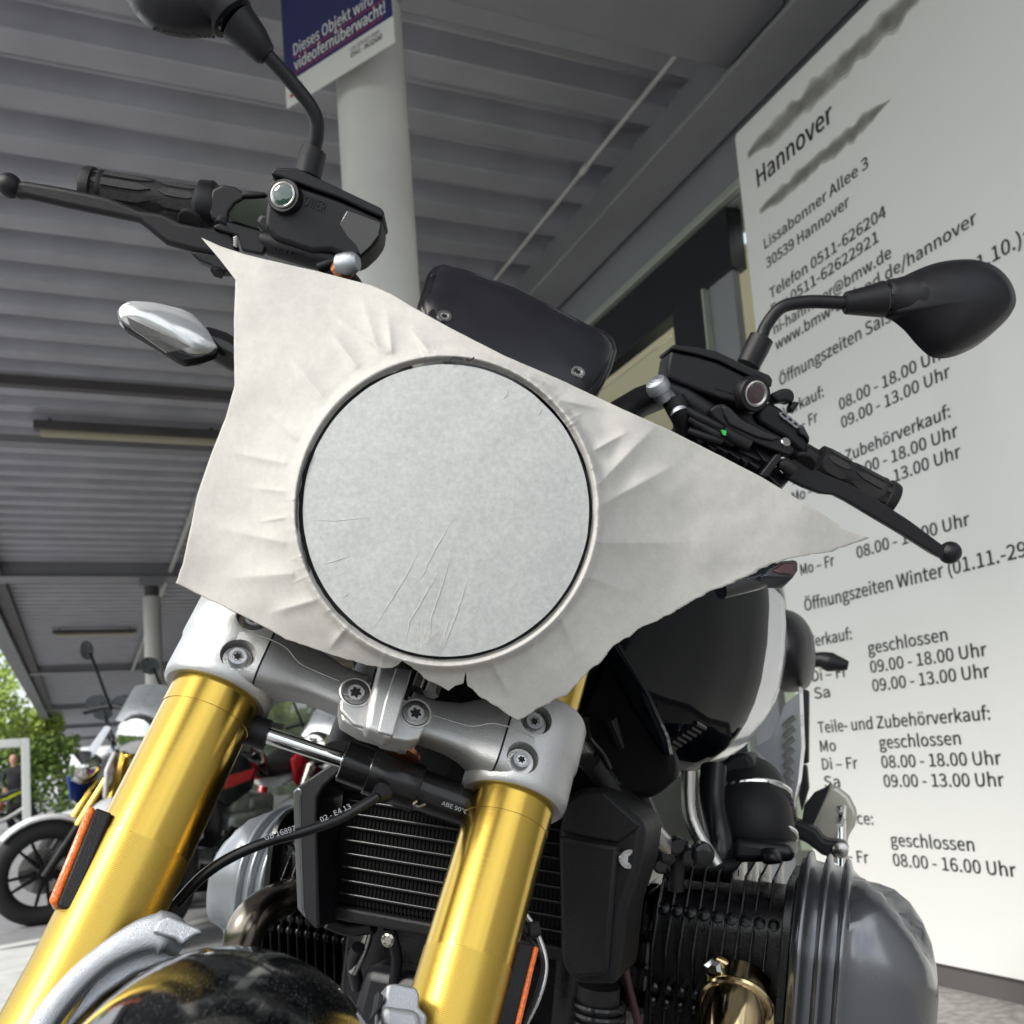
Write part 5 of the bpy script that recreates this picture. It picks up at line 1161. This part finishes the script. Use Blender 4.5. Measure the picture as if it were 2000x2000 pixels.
# ---- engine
def engine():
    a0, u0 = -.36, -.195                     # cylinder axis: forward, up
    mk('crankcase', *fslab(MN, rrect(.115, .15, .04, 4, 0, -.27), -.20, -.60), M['enamel'], BK, bevel=.02)
    mk('front_cover', *fslab(MN, [(-.07, -.20), (.05, -.20), (.07, -.30), (.03, -.42), (-.05, -.42), (-.09, -.32)], -.165, -.21), M['plastic_grey'], BK, bevel=.012)
    mk('front_cover', *fslab(MN, [(.00, -.205), (.07, -.21), (.055, -.26), (.01, -.27)], -.155, -.18), M['cover'], BK, bevel=.006)
    for s in (-1, 1):
        KL = 1 if s > 0 else .87
        def C(l, f=0, u=0): return MN.pt(s * l * KL, u0 + u, a0 + f)
        def sec(l, hf, hu, r_, n=5, fo=0, uo=0): return [MN.pt(s * l * KL, u0 + v + uo, a0 + q + fo) for q, v in rrect(hf, hu, r_, n)]
        bb_ = MB().add(loft([sec(.05, .052, .052, .04), sec(.15, .052, .052, .04)]))
        for k in range(8):
            l = .078 + k * .0098
            for q, v in ((.066, .035), (.067, .0), (.066, -.035), (.05, .068), (.0, .070)): bb_.add(tube([MN.pt(s * KL * (l + .006), u0 + v * .7, a0 + q * .7), MN.pt(s * KL * (l + .006), u0 + v, a0 + q)], .0040, 8))
        barrel = bb_.build('cylinder', M['enamel'], BK)
        for k in range(8):
            l = .078 + k * .0098
            fin = MB().add(loft([sec(l, .068, .070, .03), sec(l + .0022, .068, .070, .03)]))
            fin.build('fin', M['enamel'], barrel, bevel=.0008, seg=1)
        hb_ = MB().add(loft([sec(.156, .070, .075, .03), sec(.272, .074, .082, .03)]))
        for k in range(9):
            for v, f, r_ in ((-.006, .091, .0048), (-.018, .091, .0042), (.062, .072, .0055)):
                hb_.add(tube([MN.pt(s * KL * (.166 + k * .0122), u0 + v * .8, a0 + f * .7), MN.pt(s * KL * (.166 + k * .0122), u0 + v, a0 + f), MN.pt(s * KL * (.166 + k * .0122), u0 + v, a0 + f + .002)], [r_, r_, r_ * .5], 10))
        head = hb_.build('cylinder_head', M['enamel'], BK)
        for k in range(9):
            l = .160 + k * .0122
            # sloping fin: plate leans forward at the bottom
            q0 = [(.088, .030), (.050, .098), (-.06, .104), (-.09, .05), (-.09, -.07), (.02, -.098), (.078, -.08), (.094, -.02)]
            ff = [MN.pt(s * KL * (l + .004 * (v < 0)), u0 + v, a0 + f) for f, v in q0]; bb = [p + mL * s * .0024 for p in ff]
            mk('fin', *prism(ff, bb), M['enamel'], head, bevel=.001, seg=1)
        mk('head_edge', *loft([sec(.2715, .092, .100, .04), sec(.279, .092, .100, .04)]), M['enamel'], head, bevel=.001)
        bolts = MB()
        for k in range(8): bolts.add(rev(MN.pt(s * KL * .275, u0 + .07 - k * .022, a0 + .094 - .012 * abs(k - 3.5) / 3.5), mF, [(.003, -.01), (.003, .002)], 8))
        bolts.build('head_bolts', M['anod'], head)
        # rocker cover: ribbed base and a bulging cap with sculpted flutes
        def csec(l, k, fo=0, uo=0, r_=.083): return [MN.pt(s * l * KL, u0 + v * k + uo, a0 + q * k + fo) for q, v in rrect(*((.096, .116) if s > 0 else (.086, .094)), r_, 10)]
        prof = [(.280, .97), (.2825, .975), (.2845, 1.03), (.287, 1.045), (.2895, 1.03), (.2915, .965), (.2995, .955), (.3015, 1.02), (.304, 1.035), (.3065, 1.02), (.3085, .95), (.3165, .94), (.3185, 1.0), (.321, 1.015), (.3235, 1.0), (.326, .935),
                (.336, .925), (.350, .89), (.364, .83), (.377, .74), (.388, .62), (.396, .48), (.401, .32), (.404, .16), (.405, .03)]
        loops = []
        for l, k in prof:
            lp = csec(l, k)
            if l > .325:   # flutes radiating over the cap
                nn = len(lp)
                for i in range(nn):
                    a = 2 * math.pi * i / nn
                    g = max(0, math.cos(a * 3 + (l - .33) * 42 + .9)) ** 2.2
                    h2 = math.exp(-((((a - .75) / .42)) ** 2)) * math.exp(-(((l - .342) / .012)) ** 2)
                    amp = .016 * min(1, (l - .325) / .02) * min(1, (.405 - l) / .02)
                    c0 = MN.pt(s * l * KL, u0, a0); lp[i] = lp[i] + (c0 - lp[i]).normalized() * (amp * g - .006 * h2)
            loops.append(lp)
        mk('rocker_cover', *loft(loops), M['cover'] if s > 0 else M['cover2'], BK, sharp=75)
        # exhaust port flange and header pipe
        if s > 0:
            pc = MN.hit(1438, 1955, a0 + .098); ax = (mF * .8 - mU * .5).normalized()
            pf = Fr(MN.hit(1425, 1935, a0 + .094), mL, mU, mF)
            fl = mk('exhaust_flange', *slab(MN, z7((600, 1455), (640, 1430), (680, 1450), (820, 1560), (885, 1640), (890, 1760), (600, 1790), (590, 1600)), a0 + .099, a0 + .090), M['titan'], BK, bevel=.003)
            mk('header_pipe', *tube([pc - ax * .02, pc + ax * .02, pc + ax * .05 - mU * .02, pc + ax * .06 - mU * .09, pc - mU * .2], [.027, .027, .026, .025, .025], 36, 8), M['titan'], BK)
            ringtube(pc + ax * .004, ax, .028, .0035, 'pipe_gasket', 'titan', fl)
            mk('flange_nut', *rev(MN.hit(*z7((632, 1480))[0], a0 + .10), mF, [(.008, -.002), (.008, .006), (.004, .009)], 6), M['chrome'], fl, smooth=False)
        else:
            mk('header_pipe', *tube([MN.hit(*p) for p in ((590, 1735, -.30), (560, 1752, -.25), (515, 1775, -.21), (482, 1812, -.19), (470, 1870, -.19), (480, 1960, -.2))], [.016, .0175, .018, .018, .018, .018], 32, 8), M['dull_pipe'], BK)
engine()
# odds and ends under the cooler
for pts, r_, m in ((((700, 1850, -.16), (690, 1880, -.17), (700, 1930, -.18)), .006, 'plastic_grey'), (((760, 1812, -.15), (775, 1870, -.16), (768, 1930, -.17)), .005, 'plastic'),
                   (((640, 1800, -.15), (680, 1815, -.16), (730, 1810, -.16)), .006, 'rubber'), (((725, 1800, -.17), (712, 1850, -.17), (690, 1900, -.17)), .0045, 'steel'),
                   (((1170, 1925, -.15), (1168, 1960, -.15), (1170, 2040, -.15)), .017, 'rubber'), (((1215, 1800, -.17), (1222, 1900, -.17), (1250, 2010, -.18)), .0035, 'maroon')):
    ftube('hose', pts, r_, m)
for k in range(3): ringtube(FRT(1170, 1962 + k * 18, -.15), mU, .0185, .003, 'hose_clamp', 'anod')
mk('drain_bolt', *rev(FRT(760, 1835, -.15), mF, [(.006, -.004), (.006, .003), (.004, .004), (.003, .003)], 24), M['cream'], BK)
mk('fork_stop', *box(MN, -.06, .06, -.03, -.01, -.14, -.08), M['plastic_dark'], BK, bevel=.004)

# ================================================================ MASKING PAPER
def paper_sheet():
    OUT = [(393, 464), (431, 481), (480, 497), (538, 511), (621, 530), (725, 557), (766, 575), (800, 596), (882, 642), (986, 695), (1093, 741), (1218, 800), (1308, 840), (1399, 886), (1490, 933), (1544, 966),
           (1597, 997), (1645, 1030), (1701, 1051), (1655, 1066), (1614, 1080), (1560, 1086), (1506, 1103), (1432, 1138), (1378, 1159), (1316, 1196), (1262, 1221), (1200, 1260), (1174, 1291), (1141, 1320),
           (1108, 1357), (1062, 1378), (1011, 1409), (980, 1386), (938, 1361), (913, 1338), (910, 1316), (905, 1333), (876, 1347), (835, 1328), (800, 1300), (786, 1292), (764, 1306), (715, 1299),
           (648, 1279), (599, 1262), (557, 1248), (512, 1222), (398, 1166), (343, 1139), (357, 1101), (373, 1026), (385, 967), (410, 893), (441, 815), (458, 753), (457, 700), (457, 621), (460, 546), (443, 524), (425, 501)]
    c = Vector((871, 997)); rx, ry = 284, 290
    # densify the outline; tear the lower right edge
    pts = []; clean = []
    for i, a in enumerate(OUT):
        b = OUT[(i + 1) % len(OUT)]; a, b = Vector(a), Vector(b); L_ = (b - a).length; n = max(2, int(L_ / 3.2))
        nm = Vector((-(b - a).y, (b - a).x)).normalized()
        for j in range(n):
            p = a.lerp(b, j / n)
            torn = 1 if (18 <= i < 44) else (.35 if 44 <= i < 50 else .12)
            amp = 3.2 * torn * noise.noise(Vector((p.x * .05, p.y * .05, 2))) + 1.4 * torn * noise.noise(Vector((p.x * .2, p.y * .2, 5)))
            rd = (p - c).normalized(); pts.append(p + rd * amp / max(.35, abs(rd.dot(nm)))); clean.append(p)
    n = len(pts)
    # matching angle on the ring, monotone around
    ang_ = [math.atan2((p.y - c.y) / ry, (p.x - c.x) / rx) for p in clean]
    un = [ang_[0]]
    for a in ang_[1:]:
        d = a - un[-1]
        while d > math.pi: d -= 2 * math.pi
        while d < -math.pi: d += 2 * math.pi
        un.append(max(un[-1] + .0004, un[-1] + d))
    # average the angles along the outline so that narrow tips do not fold over
    lin = [un[0] + 2 * math.pi * i / n for i in range(n)]; dv = [a - b for a, b in zip(un, lin)]
    for _ in range(2): dv = [sum(dv[(i + k) % n] for k in range(-3, 4)) / 7 for i in range(n)]
    un = [a + b for a, b in zip(lin, dv)]
    for i in range(1, n): un[i] = max(un[i], un[i - 1] + .0004)
    tot = un[0] + 2 * math.pi
    k_ = (tot - un[0]) / (max(un[-1] + .004, tot) - un[0]) if un[-1] + .004 > tot else 1
    un = [un[0] + (a - un[0]) * k_ for a in un]
    rndp = random.Random(11)
    creases = [((560, 905), (440, 880), 9, .0018), ((585, 860), (520, 800), 10, .002), ((640, 790), (560, 690), 14, .0035), ((700, 720), (640, 640), 12, .003), ((765, 690), (755, 600), 10, .003),
               ((840, 690), (800, 640), 10, .003), ((560, 1060), (420, 1030), 16, .0025), ((575, 1120), (440, 1130), 20, .003), ((620, 1170), (520, 1200), 12, .0025), ((680, 1220), (640, 1270), 8, .0025),
               ((1150, 1000), (1330, 900), 18, .004), ((1165, 950), (1290, 820), 16, .004), ((1160, 1060), (1350, 1060), 22, .003), ((1140, 1120), (1260, 1170), 16, .0025), ((1090, 1190), (1130, 1290), 12, .003),
               ((1040, 1240), (1040, 1340), 10, .002), ((960, 1290), (1000, 1370), 8, .0022), ((800, 1285), (770, 1300), 6, .002), ((1090, 780), (1180, 800), 8, .003), ((1030, 730), (1090, 760), 7, .0025),
               ((760, 690), (640, 610), 9, .0028), ((560, 960), (470, 950), 7, .0012), ((1160, 880), (1230, 840), 8, .003), ((560, 1010), (500, 1020), 4, .0014), ((740, 690), (700, 560), 12, .002)]
    fine = []
    for k in range(64):
        a = rndp.uniform(0, 2 * math.pi); r0 = rndp.uniform(.99, 1.04); r1 = r0 + rndp.uniform(.03, .12)
        fine.append((Vector((c.x + rx * r0 * math.cos(a), c.y + ry * r0 * math.sin(a))), Vector((c.x + rx * r1 * math.cos(a + rndp.uniform(-.06, .06)), c.y + ry * r1 * math.sin(a + rndp.uniform(-.04, .04)))), rndp.uniform(1.4, 2.6), rndp.uniform(.0005, .0012)))
    CR = [(Vector(a), Vector(b), w_, h_) for a, b, w_, h_ in creases] + fine
    def ridge(p, lst):
        s = 0
        for a, b, w_, h_ in lst:
            d = b - a; t_ = max(0, min(1, (p - a).dot(d) / d.length_squared)); q = (p - (a + d * t_)).length
            if q < w_ * 3: s += h_ * math.sin(math.pi * min(1, .12 + .88 * (t_ ** .6))) * math.exp(-(q / w_) ** 1.3)
        return s
    def hgt(p):
        e = Vector(((p.x - c.x) / rx, (p.y - c.y) / ry)); q = e.length; a = math.atan2(e.y, e.x)
        bead = .0062 * math.exp(-((q - 1.045) / .028) ** 2)
        s = -.004 + bead + (.002 if q < 1.02 else 0) * 0
        if q > 1.07: s -= .010 * (1 - math.exp(-(q - 1.07) / .10)) + .030 * max(0, q - 1.15) ** 1.1
        o = max(0, min(1, (q - 1.08) / .25))
        nv = Vector((p.x, p.y, 0))
        s += o * (.0115 * noise.noise(nv * .0036) + .0022 * noise.noise(nv * .010 + Vector((7, 3, 1))) + .0003 * noise.noise(nv * .03))
        # soft pleats gathered round the ring
        pl_ = abs(noise.noise(Vector((math.cos(a) * 3.2, math.sin(a) * 3.2, 4)))) - .2
        s += .0014 * pl_ * math.exp(-max(0, q - 1.1) / .28) * min(1, max(0, (q - 1.06) / .06))
        s += ridge(p, CR) * (1 if q > 1.07 else .5)
        s += .0005 * noise.noise(Vector((math.cos(a) * 26, math.sin(a) * 26, q * 4))) * math.exp(-((q - 1.05) / .05) ** 2)
        return s
    V, F_ = [], []
    NR = 64
    for j in range(NR + 1):
        t_ = (j / NR) ** 1.45
        for i in range(n):
            a = un[i]
            # thin black gap, wider at the lower left and with bits torn out
            deg = math.degrees(a) % 360
            g = .004 + .003 * noise.noise(Vector((math.cos(a) * 9, math.sin(a) * 9, 1)))
            if 118 < deg < 215: g += .013 * math.sin((deg - 118) / 97 * math.pi) * (.75 + .8 * noise.noise(Vector((math.cos(a) * 14, math.sin(a) * 14, 3))))
            p0 = Vector((c.x + rx * (1 + g) * math.cos(a), c.y + ry * (1 + g) * math.sin(a)))
            p = p0.lerp(pts[i], t_)
            V.append(HL.hit(p.x, p.y, hgt(p)))
    for j in range(NR):
        for i in range(n): F_.append((j * n + i, j * n + (i + 1) % n, (j + 1) * n + (i + 1) % n, (j + 1) * n + i))
    t = mk('masking_paper', V, F_, M['paper'], None, sharp=0)
    so_ = t.modifiers.new('thick', 'SOLIDIFY'); so_.thickness = .0003; so_.offset = -1
    tagt(t, 'torn sheet of white masking paper taped over the round headlamp of the black motorcycle', 'paper')
    # round cut-out piece lying over the lens
    V, F_ = [], []
    n2, r2 = 160, 70
    folds = [(Vector(a), Vector(b), w_, h_) for a, b, w_, h_ in (((800, 1000), (735, 1235), 2.2, .0009), ((865, 1090), (838, 1268), 2.0, .0008), ((905, 1080), (870, 1275), 2.0, .0009), ((850, 1130), (800, 1260), 2.4, .0007),
             ((925, 1150), (880, 1262), 1.8, .0006), ((600, 1010), (720, 1005), 2.0, .0007), ((600, 940), (680, 935), 1.8, .0005), ((770, 1060), (760, 1230), 1.6, .0005), ((610, 1090), (660, 1070), 1.6, .0006), ((1130, 920), (1060, 930), 1.6, .0004))]
    for j in range(r2 + 1):
        q = max(.004, j / r2)
        for i in range(n2):
            a = 2 * math.pi * i / n2; k = .984 + .004 * noise.noise(Vector((math.cos(a) * 8, math.sin(a) * 8, 9))) if j == r2 else .984
            p = Vector((c.x + rx * k * q * math.cos(a), c.y + ry * k * q * math.sin(a)))
            V.append(HL.hit(p.x, p.y, .0008 + .007 * (1 - q * q) + .0006 * noise.noise(Vector((p.x * .012, p.y * .012, 5)))))
    for j in range(r2):
        for i in range(n2): F_.append((j * n2 + i, j * n2 + (i + 1) % n2, (j + 1) * n2 + (i + 1) % n2, (j + 1) * n2 + i))
    F_.append(tuple(range(n2)))
    d_ = mk('lens_disc', V, F_, M['disc'], t, sharp=0)
    # stray pen strokes beside the cut and on the rim
    pn = MB()
    for a0, a1, q0, q1 in ((172, 204, 1.030, 1.016), (168, 156, 1.016, 1.022)):
        pn.add(tube([HL.hit(c.x + rx * (q0 + (q1 - q0) * t_) * math.cos(R(a0 + (a1 - a0) * t_)), c.y + ry * (q0 + (q1 - q0) * t_) * math.sin(R(a0 + (a1 - a0) * t_)), .0016 + .0006) for t_ in [i / 16 for i in range(17)]], [.0001] + [.0005] * 15 + [.0001], 6))
    pn.add(tube([HL.hit(x, y, .0030) for x, y in ((878, 706), (884, 699), (897, 700), (905, 703))], .0005, 6, 3)).add(tube([HL.hit(x, y, .0030) for x, y in ((912, 701), (918, 704), (926, 698))], .0005, 6, 3))
    pn.build('pen_stroke', M['ink'], t)
    # glue threads at the lower rim
    zp = lambda *q: [(440 + .383 * x, 640 + .383 * y) for x, y in q]
    fb = MB()
    for ln in (zp((1000, 1120), (925, 1260), (840, 1400), (750, 1545)), zp((1175, 960), (1120, 1045), (1065, 1140), (1005, 1265), (960, 1312)), zp((1100, 1230), (1020, 1360), (940, 1500), (915, 1630)),
               zp((1155, 1150), (1110, 1300), (1050, 1480), (1040, 1670)), zp((1245, 1250), (1200, 1400), (1150, 1540), (1085, 1690)), zp((740, 965), (560, 985), (430, 978)),
               zp((650, 1160), (560, 1190), (480, 1208)), zp((630, 1355), (590, 1385)), zp((1450, 310), (1410, 380)), zp((1610, 410), (1590, 460)), zp((1160, 1450), (1120, 1560), (1095, 1660))):
        def lift(x, y):
            q2 = ((x - c.x) / rx) ** 2 + ((y - c.y) / ry) ** 2
            return .0008 + .007 * max(0, 1 - q2 / .968) + .0006 * noise.noise(Vector((x * .012, y * .012, 5)))
        P_ = []
        for i in range(len(ln) - 1):
            for j in range(8):
                x = ln[i][0] + (ln[i + 1][0] - ln[i][0]) * j / 8; y = ln[i][1] + (ln[i + 1][1] - ln[i][1]) * j / 8
                x += 2.2 * noise.noise(Vector((y * .09, 1, x * .02))); P_.append(HL.hit(x, y, lift(x, y)))
        nn = len(P_); fb.add(tube(P_, [.00034 * math.sin(math.pi * (.06 + .88 * i / (nn - 1))) for i in range(nn)], 5))
    fb.build('fold_lines', M['paper'], t)
    th = MB(); rt = random.Random(21)
    for k in range(7):
        x0 = rt.uniform(820, 880); a = math.acos(max(-1, min(1, (x0 - c.x) / rx))); y0 = c.y + ry * math.sin(a) - rt.uniform(0, 30)
        q = [(x0, y0), (x0 + rt.uniform(-14, 14), y0 - 14), (x0 + rt.uniform(-8, 26), y0 - rt.uniform(22, 60))]
        th.add(tube([HL.hit(x, y, .0060) for x, y in q], .00016, 5, 4))
    th.build('loose_fibres', M['paper'], t)
paper_sheet()
